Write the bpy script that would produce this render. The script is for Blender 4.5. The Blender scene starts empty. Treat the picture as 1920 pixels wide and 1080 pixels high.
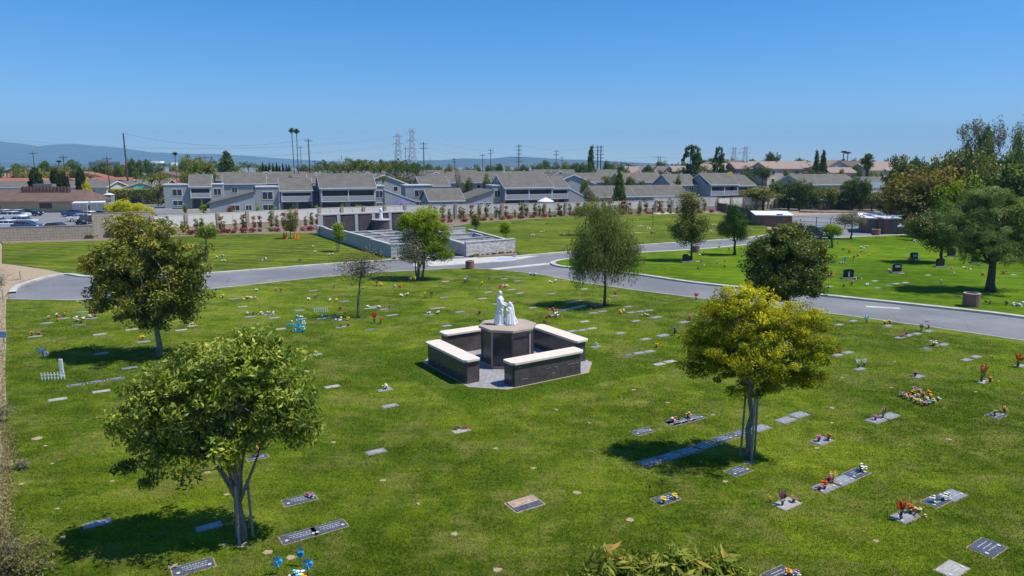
HAZE=1.1e-4; EXPO=0.2
import bpy, math, random
import numpy as np
from mathutils import Vector, noise as mnoise

# ------------------------------------------------------------------ camera maths
H = 10.5; F = 1280.0; P = math.radians(10.1)
SP, CP = math.sin(P), math.cos(P)
def ratio(py):
    yc = (540 - py) / F
    return (SP - CP * yc) / (CP + SP * yc)
def W(px, py, z=0.0):
    """world point at height z that the photograph shows at (px, py)"""
    yc = (540 - py) / F
    t = (H - z) / (SP - CP * yc)
    return ((px - 960) / F * t, (CP + SP * yc) * t, z)
def xat(px, D, z=0.0):
    return (px - 960) / F * (D * CP + (H - z) * SP)
def zat(D, py):
    return H - D * ratio(py)
def screen(p):
    x, y, z = p
    d = y * CP + (H - z) * SP
    return 960 + F * x / max(d, .01), 540 - F * (y * SP - (H - z) * CP) / max(d, .01)
def sstep(t):
    t = min(1, max(0, t)); return t * t * (3 - 2 * t)
def hg(X, Y):
    return 4.0 * sstep((Y - 185) / 70) * sstep((X - 25) / 60)

scene = bpy.context.scene; random.seed(1)
COL = bpy.data.collections.new("place"); scene.collection.children.link(COL)
THINGS = []

def tag(o, label=None, cat=None, group=None, kind=None):
    if label: o['label'] = label
    if cat: o['category'] = cat
    if group: o['group'] = group
    if kind: o['kind'] = kind
    if label: THINGS.append(o)
    return o
def empty(name, loc=(0, 0, 0), rz=0.0, scale=None):
    o = bpy.data.objects.new(name, None); COL.objects.link(o)
    o.empty_display_size = .3
    o.location = loc; o.rotation_euler = (0, 0, rz)
    if scale is not None: o.scale = scale
    return o

class MB:
    def __init__(s): s.v = []; s.f = []; s.m = []
    def add(s, vs, fs, mi=0):
        b = len(s.v); s.v.extend([tuple(p) for p in vs])
        for f in fs: s.f.append(tuple(i + b for i in f)); s.m.append(mi)
    def box(s, x0, x1, y0, y1, z0, z1, mi=0):
        s.add([(x0,y0,z0),(x1,y0,z0),(x1,y1,z0),(x0,y1,z0),(x0,y0,z1),(x1,y0,z1),(x1,y1,z1),(x0,y1,z1)],
              [(0,3,2,1),(4,5,6,7),(0,1,5,4),(1,2,6,5),(2,3,7,6),(3,0,4,7)], mi)
    def obox(s, cx, cy, z0, z1, sx, sy, rot, mi=0):
        c, sn = math.cos(rot), math.sin(rot)
        q = [(-sx/2,-sy/2),(sx/2,-sy/2),(sx/2,sy/2),(-sx/2,sy/2)]
        s.prism([(cx+a*c-b*sn, cy+a*sn+b*c) for a, b in q], z0, z1, mi)
    def prism(s, poly, z0, z1, mi=0, top=None):
        n = len(poly); t = top or poly
        vs = [(x,y,z0) for x,y in poly] + [(x,y,z1) for x,y in t]
        fs = [tuple(range(n-1,-1,-1)), tuple(range(n,2*n))] + [(i,(i+1)%n,n+(i+1)%n,n+i) for i in range(n)]
        s.add(vs, fs, mi)
    def extr_u(s, poly, u0, u1, mi=0):
        """polygon in (v,z) extruded along local x"""
        n = len(poly)
        vs = [(u0,a,b) for a,b in poly] + [(u1,a,b) for a,b in poly]
        fs = [tuple(range(n-1,-1,-1)), tuple(range(n,2*n))] + [(i,(i+1)%n,n+(i+1)%n,n+i) for i in range(n)]
        s.add(vs, fs, mi)
    def extr_v(s, poly, v0, v1, mi=0):
        n = len(poly)
        vs = [(a,v0,b) for a,b in poly] + [(a,v1,b) for a,b in poly]
        fs = [tuple(range(n)), tuple(range(2*n-1,n-1,-1))] + [((i+1)%n,i,n+i,n+(i+1)%n) for i in range(n)]
        s.add(vs, fs, mi)
    def tube(s, pts, rad, n=6, mi=0, cap=True):
        pts = [Vector(p) for p in pts]; b = len(s.v); k = len(pts)
        for i, p in enumerate(pts):
            d = (pts[min(i+1,k-1)] - pts[max(i-1,0)]).normalized()
            a = d.cross(Vector((0,0,1)) if abs(d.z) < .9 else Vector((1,0,0))).normalized(); c = d.cross(a)
            for j in range(n):
                t = 2*math.pi*j/n; q = p + (a*math.cos(t) + c*math.sin(t))*rad[i]
                s.v.append((q.x,q.y,q.z))
        for i in range(k-1):
            for j in range(n):
                s.f.append((b+i*n+j, b+i*n+(j+1)%n, b+(i+1)*n+(j+1)%n, b+(i+1)*n+j)); s.m.append(mi)
        if cap:
            s.f.append(tuple(b+j for j in range(n-1,-1,-1))); s.m.append(mi)
            s.f.append(tuple(b+(k-1)*n+j for j in range(n))); s.m.append(mi)
    def cyl(s, x, y, z0, z1, r, r1=None, n=12, mi=0):
        s.tube([(x,y,z0),(x,y,z1)], [r, r if r1 is None else r1], n, mi)
    def ball(s, c, r, seg=8, rings=5, mi=0, jit=0, rng=None):
        rx, ry, rz = (r,r,r) if isinstance(r,(int,float)) else r
        vs = [(c[0],c[1],c[2]-rz)]
        for i in range(1, rings):
            a = -math.pi/2 + math.pi*i/rings
            for j in range(seg):
                t = 2*math.pi*j/seg; k = 1 + (rng.uniform(-jit,jit) if jit else 0)
                vs.append((c[0]+rx*k*math.cos(a)*math.cos(t), c[1]+ry*k*math.cos(a)*math.sin(t), c[2]+rz*k*math.sin(a)))
        vs.append((c[0],c[1],c[2]+rz)); L = len(vs)-1; fs = []
        for j in range(seg): fs.append((0, 1+(j+1)%seg, 1+j))
        for i in range(rings-2):
            for j in range(seg):
                a = 1+i*seg+j; b = 1+i*seg+(j+1)%seg; fs.append((a,b,b+seg,a+seg))
        for j in range(seg): fs.append((L, 1+(rings-2)*seg+j, 1+(rings-2)*seg+(j+1)%seg))
        s.add(vs, fs, mi)
    def lathe(s, prof, n=16, c=(0,0), mi=0, fold=0, nf=9, ph=0):
        b = len(s.v)
        for r, z in prof:
            for j in range(n):
                t = 2*math.pi*j/n; k = 1 + fold*math.sin(nf*t+ph)*(1-min(1,z/1.4)*.5)
                s.v.append((c[0]+r*k*math.cos(t), c[1]+r*k*math.sin(t), z))
        for i in range(len(prof)-1):
            for j in range(n):
                s.f.append((b+i*n+j,b+i*n+(j+1)%n,b+(i+1)*n+(j+1)%n,b+(i+1)*n+j)); s.m.append(mi)
        s.f.append(tuple(b+j for j in range(n-1,-1,-1))); s.m.append(mi)
        s.f.append(tuple(b+(len(prof)-1)*n+j for j in range(n))); s.m.append(mi)
    def build(s, name, mats, parent=None, smooth=False, bevel=0):
        me = bpy.data.meshes.new(name); me.from_pydata(s.v, [], s.f)
        mats = mats if isinstance(mats, (list, tuple)) else [mats]
        for m in mats: me.materials.append(m)
        if len(mats) > 1: me.polygons.foreach_set('material_index', s.m)
        if smooth: me.polygons.foreach_set('use_smooth', [True]*len(me.polygons))
        me.update()
        o = bpy.data.objects.new(name, me); COL.objects.link(o)
        if parent: o.parent = parent
        if bevel:
            md = o.modifiers.new('bevel', 'BEVEL'); md.width = bevel; md.segments = 2; md.limit_method = 'ANGLE'
        return o

def copy_tree(o, parent=None):
    c = o.copy(); COL.objects.link(c)
    if parent: c.parent = parent
    for ch in KIDS.get(o.name, None) or [x for x in o.children]:
        copy_tree(ch, c)
    return c
KIDS = {}

# ------------------------------------------------------------------ materials
def new_mat(name):
    m = bpy.data.materials.new(name); m.use_nodes = True
    nt = m.node_tree; b = nt.nodes['Principled BSDF']
    return m, nt, b
def ramp(nt, fac, stops):
    r = nt.nodes.new('ShaderNodeValToRGB'); e = r.color_ramp.elements
    while len(e) > len(stops): e.remove(e[-1])
    while len(e) < len(stops): e.new(.5)
    for i, (p, c) in enumerate(stops):
        e[i].position = p; e[i].color = (*c, 1)
    nt.links.new(fac, r.inputs[0]); return r.outputs[0]
def tex(nt, kind='Object'):
    t = nt.nodes.new('ShaderNodeTexCoord'); return t.outputs[kind]
def nz(nt, co, scale, detail=4, rough=.6):
    n = nt.nodes.new('ShaderNodeTexNoise'); n.inputs['Scale'].default_value = scale
    n.inputs['Detail'].default_value = detail; n.inputs['Roughness'].default_value = rough
    nt.links.new(co, n.inputs['Vector']); return n.outputs['Fac']
def mixc(nt, fac, a, b, mode='MIX'):
    m = nt.nodes.new('ShaderNodeMix'); m.data_type = 'RGBA'; m.blend_type = mode
    for i, x in ((0, fac), (6, a), (7, b)):
        if hasattr(x, 'links') or isinstance(x, bpy.types.NodeSocket): nt.links.new(x, m.inputs[i])
        elif i == 0: m.inputs[0].default_value = x
        else: m.inputs[i].default_value = (*x, 1)
    return m.outputs[2]
def bump(nt, b, h, s=.3, d=.02):
    n = nt.nodes.new('ShaderNodeBump'); n.inputs['Strength'].default_value = s; n.inputs['Distance'].default_value = d
    nt.links.new(h, n.inputs['Height']); nt.links.new(n.outputs[0], b.inputs['Normal'])
def M(name, c, rough=.8, var=.18, scale=2.0, bs=0, bd=.02, spec=.3, metal=0, kind='Object'):
    m, nt, b = new_mat(name)
    b.inputs['Roughness'].default_value = rough; b.inputs['Specular IOR Level'].default_value = spec
    b.inputs['Metallic'].default_value = metal
    co = tex(nt, kind); n = nz(nt, co, scale)
    lo = tuple(x*(1-var) for x in c); hi = tuple(min(1,x*(1+var)) for x in c)
    nt.links.new(ramp(nt, n, [(.3,lo),(.7,hi)]), b.inputs['Base Color'])
    if bs: bump(nt, b, nz(nt, co, scale*8, 3), bs, bd)
    return m
def brick_mat(name, c1, c2, mortar, bw, bh, ms=.012, rough=.8, bs=.4, spec=.3, var=.15, offset=.5, vec=None):
    m, nt, b = new_mat(name); b.inputs['Roughness'].default_value = rough; b.inputs['Specular IOR Level'].default_value = spec
    co = tex(nt)
    # fold x+y so that walls of any heading show courses
    sx = nt.nodes.new('ShaderNodeSeparateXYZ'); nt.links.new(co, sx.inputs[0])
    cb = nt.nodes.new('ShaderNodeCombineXYZ')
    if vec == 'flat':
        nt.links.new(sx.outputs[0], cb.inputs[0]); nt.links.new(sx.outputs[1], cb.inputs[1])
    else:
        ad = nt.nodes.new('ShaderNodeMath'); ad.operation = 'ADD'
        nt.links.new(sx.outputs[0], ad.inputs[0]); nt.links.new(sx.outputs[1], ad.inputs[1])
        nt.links.new(ad.outputs[0], cb.inputs[0]); nt.links.new(sx.outputs[2], cb.inputs[1])
    br = nt.nodes.new('ShaderNodeTexBrick'); nt.links.new(cb.outputs[0], br.inputs['Vector'])
    br.offset = offset; br.inputs['Scale'].default_value = 1
    br.inputs['Brick Width'].default_value = bw; br.inputs['Row Height'].default_value = bh
    br.inputs['Mortar Size'].default_value = ms; br.inputs['Mortar Smooth'].default_value = .1
    br.inputs['Color1'].default_value = (*c1,1); br.inputs['Color2'].default_value = (*c2,1); br.inputs['Mortar'].default_value = (*mortar,1)
    n = nz(nt, co, 3.0)
    nt.links.new(mixc(nt, var, br.outputs['Color'], ramp(nt, n, [(.3,(.1,.1,.1)),(.7,(.9,.9,.9))]), 'OVERLAY'), b.inputs['Base Color'])
    inv = nt.nodes.new('ShaderNodeMath'); inv.operation = 'SUBTRACT'; inv.inputs[0].default_value = 1
    nt.links.new(br.outputs['Fac'], inv.inputs[1]); bump(nt, b, inv.outputs[0], bs, .01)
    return m
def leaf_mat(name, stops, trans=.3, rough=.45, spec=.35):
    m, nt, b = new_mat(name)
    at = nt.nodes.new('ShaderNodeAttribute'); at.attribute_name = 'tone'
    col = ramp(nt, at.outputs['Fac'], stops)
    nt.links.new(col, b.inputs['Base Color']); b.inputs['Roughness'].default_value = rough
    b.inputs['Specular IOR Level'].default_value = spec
    t = nt.nodes.new('ShaderNodeBsdfTranslucent')
    nt.links.new(mixc(nt, 1.0, col, (1.0, 1.0, .55), 'MULTIPLY'), t.inputs[0])
    mx = nt.nodes.new('ShaderNodeMixShader'); mx.inputs[0].default_value = trans
    nt.links.new(b.outputs[0], mx.inputs[1]); nt.links.new(t.outputs[0], mx.inputs[2])
    nt.links.new(mx.outputs[0], nt.nodes['Material Output'].inputs[0])
    return m

def glass_mat(name, c, rough=.08):
    m, nt, b = new_mat(name); b.inputs['Base Color'].default_value = (*c,1)
    b.inputs['Roughness'].default_value = rough; b.inputs['Specular IOR Level'].default_value = .6
    return m

def grass_mat(name, deep, mid, light, dry, drymix=.5, seed=0, stripes=0, sod=False):
    m, nt, b = new_mat(name); b.inputs['Roughness'].default_value = .9; b.inputs['Specular IOR Level'].default_value = .04
    co = tex(nt)
    mp = nt.nodes.new('ShaderNodeMapping'); mp.inputs['Location'].default_value = (seed*13.1, seed*7.7, 0); nt.links.new(co, mp.inputs[0]); co = mp.outputs[0]
    big = nz(nt, co, .13, 5, .6); med = nz(nt, co, .9, 6, .7); fine = nz(nt, co, 9, 6, .85)
    st = nt.nodes.new('ShaderNodeMapping'); st.inputs['Rotation'].default_value = (0,0,math.radians(-32)); st.inputs['Scale'].default_value = (.45,2.6,1); nt.links.new(co, st.inputs[0])
    streak = nz(nt, st.outputs[0], 1.6, 5, .7)
    vl = tuple(x*1.35 for x in light); vd = tuple(x*.5 for x in deep)
    c1 = ramp(nt, big, [(.40,vd),(.47,deep),(.52,mid),(.60,vl)])
    c2 = ramp(nt, med, [(.36,vd),(.44,deep),(.52,mid),(.62,vl)])
    c = mixc(nt, .5, c1, c2)
    c3 = ramp(nt, fine, [(.36,tuple(x*.25 for x in deep)),(.5,mid),(.64,tuple(x*1.6 for x in light))])
    c = mixc(nt, .45, c, c3)
    d = nt.nodes.new('ShaderNodeMath'); d.operation = 'MULTIPLY'
    dm = ramp(nt, nz(nt, co, .38, 7, .78), [(.49,(0,0,0)),(.62,(1,1,1))])
    nt.links.new(dm, d.inputs[0]); d.inputs[1].default_value = drymix
    c = mixc(nt, d.outputs[0], c, mixc(nt, .4, dry, c3))
    vbig = nz(nt, co, .045, 3, .5); c = mixc(nt, .55, c, ramp(nt, vbig, [(.40,(.36,.40,.36)),(.60,(.62,.58,.55))]), 'OVERLAY')
    c = mixc(nt, .22, c, ramp(nt, streak, [(.38,(.2,.2,.2)),(.62,(.8,.8,.8))]), 'OVERLAY')
    if stripes:
        wv = nt.nodes.new('ShaderNodeTexWave'); wv.inputs['Scale'].default_value = .10; wv.inputs['Distortion'].default_value = 3.5
        wv.inputs['Detail'].default_value = 2; nt.links.new(st.outputs[0], wv.inputs['Vector'])
        c = mixc(nt, stripes, c, ramp(nt, wv.outputs['Fac'], [(.2,(.3,.3,.3)),(.8,(.7,.7,.7))]), 'OVERLAY')
    if sod:      # newer, lusher turf laid in a square round the memorial
        mp2 = nt.nodes.new('ShaderNodeMapping'); mp2.vector_type = 'TEXTURE'; mp2.inputs['Location'].default_value = (-.24,35.85,0); mp2.inputs['Rotation'].default_value = (0,0,math.radians(33)); nt.links.new(tex(nt), mp2.inputs[0])
        sp = nt.nodes.new('ShaderNodeSeparateXYZ'); nt.links.new(mp2.outputs[0], sp.inputs[0])
        def mth(op, a, b_=None):
            q = nt.nodes.new('ShaderNodeMath'); q.operation = op
            for i, x in enumerate((a, b_)):
                if x is None: continue
                if isinstance(x, (int,float)): q.inputs[i].default_value = x
                else: nt.links.new(x, q.inputs[i])
            return q.outputs[0]
        mxx = mth('MAXIMUM', mth('ABSOLUTE', sp.outputs[0]), mth('ABSOLUTE', sp.outputs[1]))
        edge = mth('ADD', mxx, mth('MULTIPLY', nz(nt, co, 1.2, 4, .7), 1.1))
        k = ramp(nt, mth('SUBTRACT', edge, 5.6), [(.40,(1,1,1)),(.62,(0,0,0))])
        c = mixc(nt, k, c, mixc(nt, .5, c, mixc(nt, 1.0, c3, (.38,.62,.5), 'MULTIPLY')))
    nt.links.new(c, b.inputs['Base Color'])
    bump(nt, b, nz(nt, co, 16, 5, .85), .8, .06)
    return m

MT = {}
MT['grass'] = grass_mat('lawn_grass', (.040,.086,.007), (.098,.150,.010), (.175,.215,.014), (.25,.225,.07), .8, 0, .12, True)
MT['grass_back'] = grass_mat('back_lawn_grass', (.045,.090,.007), (.098,.145,.010), (.165,.19,.015), (.23,.20,.06), .6, 3, .35)
MT['grass_right'] = grass_mat('right_lawn_grass', (.045,.11,.003), (.09,.17,.004), (.14,.205,.007), (.18,.19,.04), .3, 5, .2)
def grass_blade():
    m = MT['grass'].copy(); m.name = 'grass_blades'; nt = m.node_tree; b = nt.nodes['Principled BSDF']
    for l in list(b.inputs['Normal'].links): nt.links.remove(l)
    t = nt.nodes.new('ShaderNodeBsdfTranslucent'); mx = nt.nodes.new('ShaderNodeMixShader'); mx.inputs[0].default_value = .35
    src = b.inputs['Base Color'].links[0].from_socket; br_ = mixc(nt, 1.0, src, (1.7,1.55,1.5), 'MULTIPLY'); nt.links.new(br_, b.inputs['Base Color']); nt.links.new(br_, t.inputs[0])
    nt.links.new(b.outputs[0], mx.inputs[1]); nt.links.new(t.outputs[0], mx.inputs[2]); nt.links.new(mx.outputs[0], nt.nodes['Material Output'].inputs[0])
    return m
MT['grass_blade'] = grass_blade()
def asphalt():
    m, nt, b = new_mat('asphalt'); b.inputs['Roughness'].default_value = .85; co = tex(nt)
    a = ramp(nt, nz(nt, co, .12, 5, .7), [(.40,(.135,.14,.148)),(.5,(.18,.183,.19)),(.62,(.235,.235,.238))])
    g = ramp(nt, nz(nt, co, 40, 3, .8), [(.3,(.11,.11,.115)),(.7,(.26,.26,.26))])
    c = mixc(nt, .35, a, g)
    vor = nt.nodes.new('ShaderNodeTexVoronoi'); vor.feature = 'DISTANCE_TO_EDGE'; vor.inputs['Scale'].default_value = .22; nt.links.new(co, vor.inputs['Vector'])
    cr = ramp(nt, vor.outputs['Distance'], [(.0,(1,1,1)),(.006,(0,0,0))])
    c = mixc(nt, mixc(nt, .6, (0,0,0), cr), c, (.07,.07,.07))
    nt.links.new(c, b.inputs['Base Color']); bump(nt, b, nz(nt, co, 60, 2), .2, .01)
    return m
MT['asphalt'] = asphalt()
MT['concrete'] = M('concrete', (.50,.48,.43), .85, .2, 1.2, .2)
MT['kerb'] = M('kerb_concrete', (.46,.44,.39), .85, .25, .9, .2)
MT['dirt'] = M('dry_soil', (.36,.27,.17), .95, .3, 1.1, .5, .05)
MT['sand'] = M('pale_sand', (.38,.29,.19), .95, .22, 6, .4)
MT['mulch'] = M('mulch_bed', (.22,.165,.125), .95, .35, 1.5, .6, .05)
MT['city'] = M('far_ground', (.20,.19,.15), .95, .35, .02)
MT['granite'] = brick_mat('dark_granite', (.082,.066,.068), (.090,.073,.075), (.055,.045,.045), .305, .305, .008, .16, .3, .5, .25, 0)
MT['granite_plain'] = M('dark_granite_plain', (.085,.068,.07), .16, .25, 12, spec=.5)
MT['cap'] = M('pale_limestone', (.70,.61,.50), .7, .08, 3, .12)
MT['cap2'] = M('tan_limestone', (.42,.34,.26), .6, .1, 3, .1)
MT['trim_stone'] = M('pink_stone_trim', (.40,.30,.27), .6, .12, 5, .1)
MT['paver'] = brick_mat('grey_pavers', (.36,.36,.36), (.25,.26,.27), (.18,.18,.17), .3, .2, .012, .8, .3, vec='flat')
MT['marble'] = M('white_marble', (.72,.73,.75), .45, .04, 4)
MT['stone_face'] = brick_mat('split_stone', (.64,.62,.59), (.46,.45,.43), (.26,.25,.24), .55, .19, .02, .9, .8, var=.35)
MT['cap_grey'] = M('grey_coping', (.46,.45,.43), .8, .1, 3, .1)
MT['awning'] = M('teal_canvas', (.03,.30,.26), .8, .1, 3)
MT['umbrella'] = M('lilac_canvas', (.13,.10,.30), .8, .1, 3)
MT['stucco'] = M('pale_stucco', (.37,.37,.355), .9, .1, 2, .15)
MT['niche'] = brick_mat('purple_niche', (.10,.078,.085), (.07,.056,.062), (.045,.038,.04), .4, .4, .012, .45, .3, offset=0)
MT['block'] = brick_mat('tan_block', (.42,.345,.265), (.36,.30,.23), (.25,.2,.155), .4, .4, .022, .95, .4, offset=0)
MT['vinyl'] = M('cream_vinyl', (.66,.63,.56), .6, .05, 1)
MT['post_stone'] = M('tan_post', (.36,.29,.23), .9, .2, 2, .2)
MT['bark'] = M('grey_bark', (.20,.165,.135), .95, .35, 6, .8, .03)
MT['bark_dark'] = M('dark_bark', (.085,.065,.052), .95, .35, 5, .8, .03)
MT['stake'] = M('weathered_stake', (.25,.22,.18), .9, .3, 4, .3)
MT['slab_dark'] = M('dark_grave_granite', (.085,.09,.105), .25, .45, 14, spec=.5)
MT['black_granite'] = M('black_granite', (.012,.013,.016), .25, .3, 14, spec=.35)
MT['slab_grey'] = M('grey_grave_granite', (.23,.24,.25), .45, .25, 18, spec=.4)
MT['slab_pale'] = M('pale_grave_concrete', (.34,.32,.28), .8, .2, 8)
MT['engrave'] = M('pale_engraving', (.50,.50,.49), .6, .15, 8)
MT['letter_tan'] = M('tan_bronze_plate', (.42,.24,.13), .5, .2, 8)
FLC = dict(white=(.82,.80,.74), yellow=(.85,.56,.02), red=(.55,.02,.015), pink=(.70,.20,.28), purple=(.28,.05,.26), orange=(.80,.22,.02),
           blue=(.03,.16,.55), cyan=(.03,.45,.62), brown=(.20,.10,.06), cream=(.72,.60,.36), black=(.02,.02,.02))
for k, c in FLC.items(): MT['fl_'+k] = M('petals_'+k, c, .7, .22, 30)
MT['stem'] = M('flower_greens', (.045,.10,.02), .7, .3, 20)
MT['vase'] = M('vase_metal', (.10,.09,.085), .4, .2, 20)
MT['vase_red'] = M('vase_red', (.22,.02,.02), .3, .2, 20)
MT['white_paint'] = M('white_paint', (.78,.78,.76), .5, .05, 2)
MT['roof_grey'] = M('grey_shingle', (.135,.125,.105), .95, .18, .6, .3)
MT['roof_brown'] = M('brown_shingle', (.15,.095,.075), .95, .18, .6, .3)
MT['roof_red'] = brick_mat('red_tile', (.42,.16,.09), (.34,.13,.075), (.18,.08,.05), .3, .35, .03, .9, .5)
MT['roof_pink'] = brick_mat('pink_tile', (.36,.27,.22), (.31,.23,.19), (.22,.16,.13), .3, .35, .03, .9, .5)
MT['wall_grey'] = brick_mat('grey_siding', (.31,.33,.335), (.295,.315,.322), (.23,.24,.245), 3.0, .22, .01, .85, .3, offset=.3, var=.1)
MT['wall_pale_sunlit'] = brick_mat('pale_sunlit_grey_siding', (.34,.36,.37), (.32,.34,.35), (.25,.26,.27), 3.0, .22, .01, .85, .3, offset=.3, var=.1)  # paler copy of grey_siding: sunlight on gables put into colour; also pale panels
MT['wall_dark'] = M('dark_grey_siding', (.20,.215,.225), .85, .08, .6)
MT['trim_white'] = M('white_trim', (.60,.615,.63), .6, .05, 1)
MT['wall_tan'] = M('tan_stucco', (.50,.38,.22), .9, .1, .7)
MT['wall_pink'] = M('pink_stucco', (.52,.35,.27), .9, .08, .5)
MT['wall_rose'] = M('rose_stucco', (.34,.175,.15), .9, .08, .5)
MT['wall_cream'] = M('cream_stucco', (.56,.50,.40), .9, .08, .5)
MT['pane'] = glass_mat('window_glass', (.030,.042,.050))
MT['pane_dark'] = glass_mat('dark_opening', (.018,.02,.022), .3)
MT['pane_teal'] = glass_mat('teal_glass', (.02,.09,.095))
MT['wood_pole'] = M('pole_wood', (.10,.07,.055), .95, .25, 2)
MT['steel'] = M('pylon_steel', (.36,.38,.40), .6, .1, 1)
MT['wire'] = M('wire', (.16,.16,.18), .6, .05, 1)
MT['cone'] = M('orange_cone', (.85,.17,.01), .6, .08, 3)
MT['shed'] = M('brown_shed', (.22,.115,.085), .85, .15, 1)
MT['shed_orange'] = M('orange_shed', (.42,.14,.05), .85, .12, 1)
MT['roof_white'] = M('white_roof', (.68,.68,.67), .8, .05, 1)
MT['container'] = M('container_grey', (.42,.44,.46), .6, .1, 1)
MT['rubber'] = M('rubber', (.02,.02,.02), .9, .1, 5)
MT['aggregate'] = M('red_aggregate', (.24,.125,.10), .95, .35, 25, .4)
MT['mount'] = M('far_mountain', (.05,.07,.075), .95, .3, .0008)
for k, c in dict(white=(.80,.81,.83), silver=(.45,.46,.48), blue=(.03,.08,.22), navy=(.015,.02,.05), teal=(.05,.14,.17), black=(.015,.015,.018)).items():
    MT['car_'+k] = M('car_'+k, c, .22, .03, 1, spec=.6)

L = {}
def LM(k, name, st, trans=.35, rough=.7, g=1.95):
    L[k] = leaf_mat(name, [(p_, tuple(min(.75,x*g) for x in c)) for p_, c in st], trans, .45 if k in ('green','dark','olive') else rough, .3 if k in ('green','dark','olive') else .12)
LM('olive','leaf_olive',[(0,(.018,.030,.005)),(.4,(.052,.068,.008)),(.72,(.125,.125,.012)),(1,(.30,.23,.024))],.22)
LM('green','leaf_glossy_green',[(0,(.018,.036,.005)),(.4,(.060,.090,.008)),(.72,(.14,.17,.014)),(1,(.32,.32,.055))],.2)
LM('gold','leaf_gold_green',[(0,(.022,.036,.002)),(.38,(.085,.098,.004)),(.66,(.21,.195,.006)),(1,(.40,.34,.012))],.28,g=2.1)
LM('dark','leaf_dark_green',[(0,(.016,.030,.005)),(.5,(.055,.075,.010)),(.82,(.12,.13,.022)),(1,(.26,.22,.10))],.32)
LM('willow','leaf_willow',[(0,(.030,.044,.010)),(.5,(.090,.112,.026)),(1,(.19,.22,.06))],.3)
LM('pine','needle_pine',[(0,(.014,.034,.006)),(.5,(.060,.095,.018)),(1,(.21,.26,.075))],.25)
LM('pine_dark','needle_dark_pine',[(0,(.006,.020,.004)),(.5,(.022,.052,.008)),(1,(.07,.13,.025))],.22)
LM('lime','leaf_lime',[(0,(.040,.070,.003)),(.5,(.115,.165,.006)),(1,(.27,.31,.015))],.4)
LM('lime2','leaf_big_yellow_green',[(0,(.03,.055,.006)),(.5,(.085,.115,.012)),(.85,(.21,.21,.035)),(1,(.30,.13,.04))],.35)
LM('scrub2','leaf_mixed_scrub',[(0,(.045,.035,.018)),(.45,(.085,.075,.03)),(.8,(.13,.14,.03)),(1,(.26,.17,.06))],.3)
LM('yellow','leaf_yellow_hedge',[(0,(.12,.13,.008)),(.5,(.27,.26,.010)),(1,(.46,.40,.02))],.4)
LM('grey','leaf_grey_green',[(0,(.045,.050,.028)),(.5,(.10,.10,.055)),(1,(.19,.18,.11))],.25)
LM('rust','leaf_rust',[(0,(.034,.034,.010)),(.5,(.095,.080,.018)),(1,(.22,.165,.032))],.3)
LM('far','leaf_far_green',[(0,(.014,.032,.007)),(.5,(.044,.070,.013)),(1,(.125,.145,.028))],.26)
LM('farlight','leaf_far_light',[(0,(.035,.052,.010)),(.5,(.09,.108,.018)),(1,(.2,.20,.035))],.28)
LM('cypress','leaf_cypress',[(0,(.007,.014,.005)),(.5,(.018,.030,.009)),(1,(.045,.060,.016))],.15)
LM('redleaf','leaf_red_tips',[(0,(.04,.05,.01)),(.45,(.11,.07,.025)),(1,(.32,.06,.04))],.3)
LM('magenta','bougainvillea',[(0,(.06,.06,.015)),(.5,(.14,.03,.03)),(1,(.34,.012,.05))],.3)
LM('scrub','leaf_scrub',[(0,(.055,.042,.022)),(.5,(.12,.11,.04)),(1,(.24,.21,.07))],.25)

# ------------------------------------------------------------------ foliage
def rnd_dirs(rng, n):
    d = rng.normal(size=(n,3)); return d / np.linalg.norm(d, axis=1)[:,None]
def leaf_obj(name, c, L_, Wd, rng, mat, parent=None, out=None, up=.5, droop=0.0, tones=None, keep=None):
    n = len(c)
    nrm = rnd_dirs(rng, n) + np.array([0,0,up])
    if out is not None: nrm += out*.7
    nrm /= np.linalg.norm(nrm, axis=1)[:,None]
    t = rnd_dirs(rng, n) + np.array([0,0,-droop])
    t -= nrm * np.sum(t*nrm, axis=1)[:,None]; t /= (np.linalg.norm(t, axis=1)[:,None] + 1e-9)
    b = np.cross(nrm, t)
    sc = rng.uniform(.65, 1.35, n)[:,None]
    v = np.stack([c - t*L_*sc/2, c + b*Wd*sc/2 - t*L_*sc*.05, c + t*L_*sc/2, c - b*Wd*sc/2 - t*L_*sc*.05], axis=1).reshape(-1,3)
    me = bpy.data.meshes.new(name)
    me.vertices.add(4*n); me.vertices.foreach_set('co', v.astype(np.float32).ravel())
    me.loops.add(4*n); me.loops.foreach_set('vertex_index', np.arange(4*n, dtype=np.int32))
    me.polygons.add(n); me.polygons.foreach_set('loop_start', np.arange(0,4*n,4,dtype=np.int32))
    me.update(calc_edges=True)
    a = me.attributes.new('tone', 'FLOAT', 'FACE')
    if tones is None: tones = rng.uniform(0,1,n)
    a.data.foreach_set('value', np.clip(tones,0,1).astype(np.float32))
    me.materials.append(mat)
    o = bpy.data.objects.new(name, me); COL.objects.link(o)
    if parent: o.parent = parent
    return o
def clumps(rng, blobs, n, shell=.55):
    """clump centres in a union of ellipsoids, mostly near their surface"""
    b = np.array(blobs, dtype=float)
    w = (b[:,3]*b[:,4]*b[:,5])**(2/3); w /= w.sum()
    idx = rng.choice(len(b), n, p=w); d = rnd_dirs(rng, n)
    r = (shell + (1-shell)*rng.uniform(0,1,n)**.6) * (1 + .16*np.sin(d[:,0]*7+idx*2.1)*np.cos(d[:,2]*6+idx) + np.where(rng.uniform(0,1,n)<.12, rng.uniform(0,.3,n), 0))
    r = np.where(rng.uniform(0,1,n) < .18, rng.uniform(.1,.6,n), r)
    c = b[idx,:3] + d*r[:,None]*b[idx,3:6]
    return c, d, rng.uniform(0,1,n)
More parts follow.
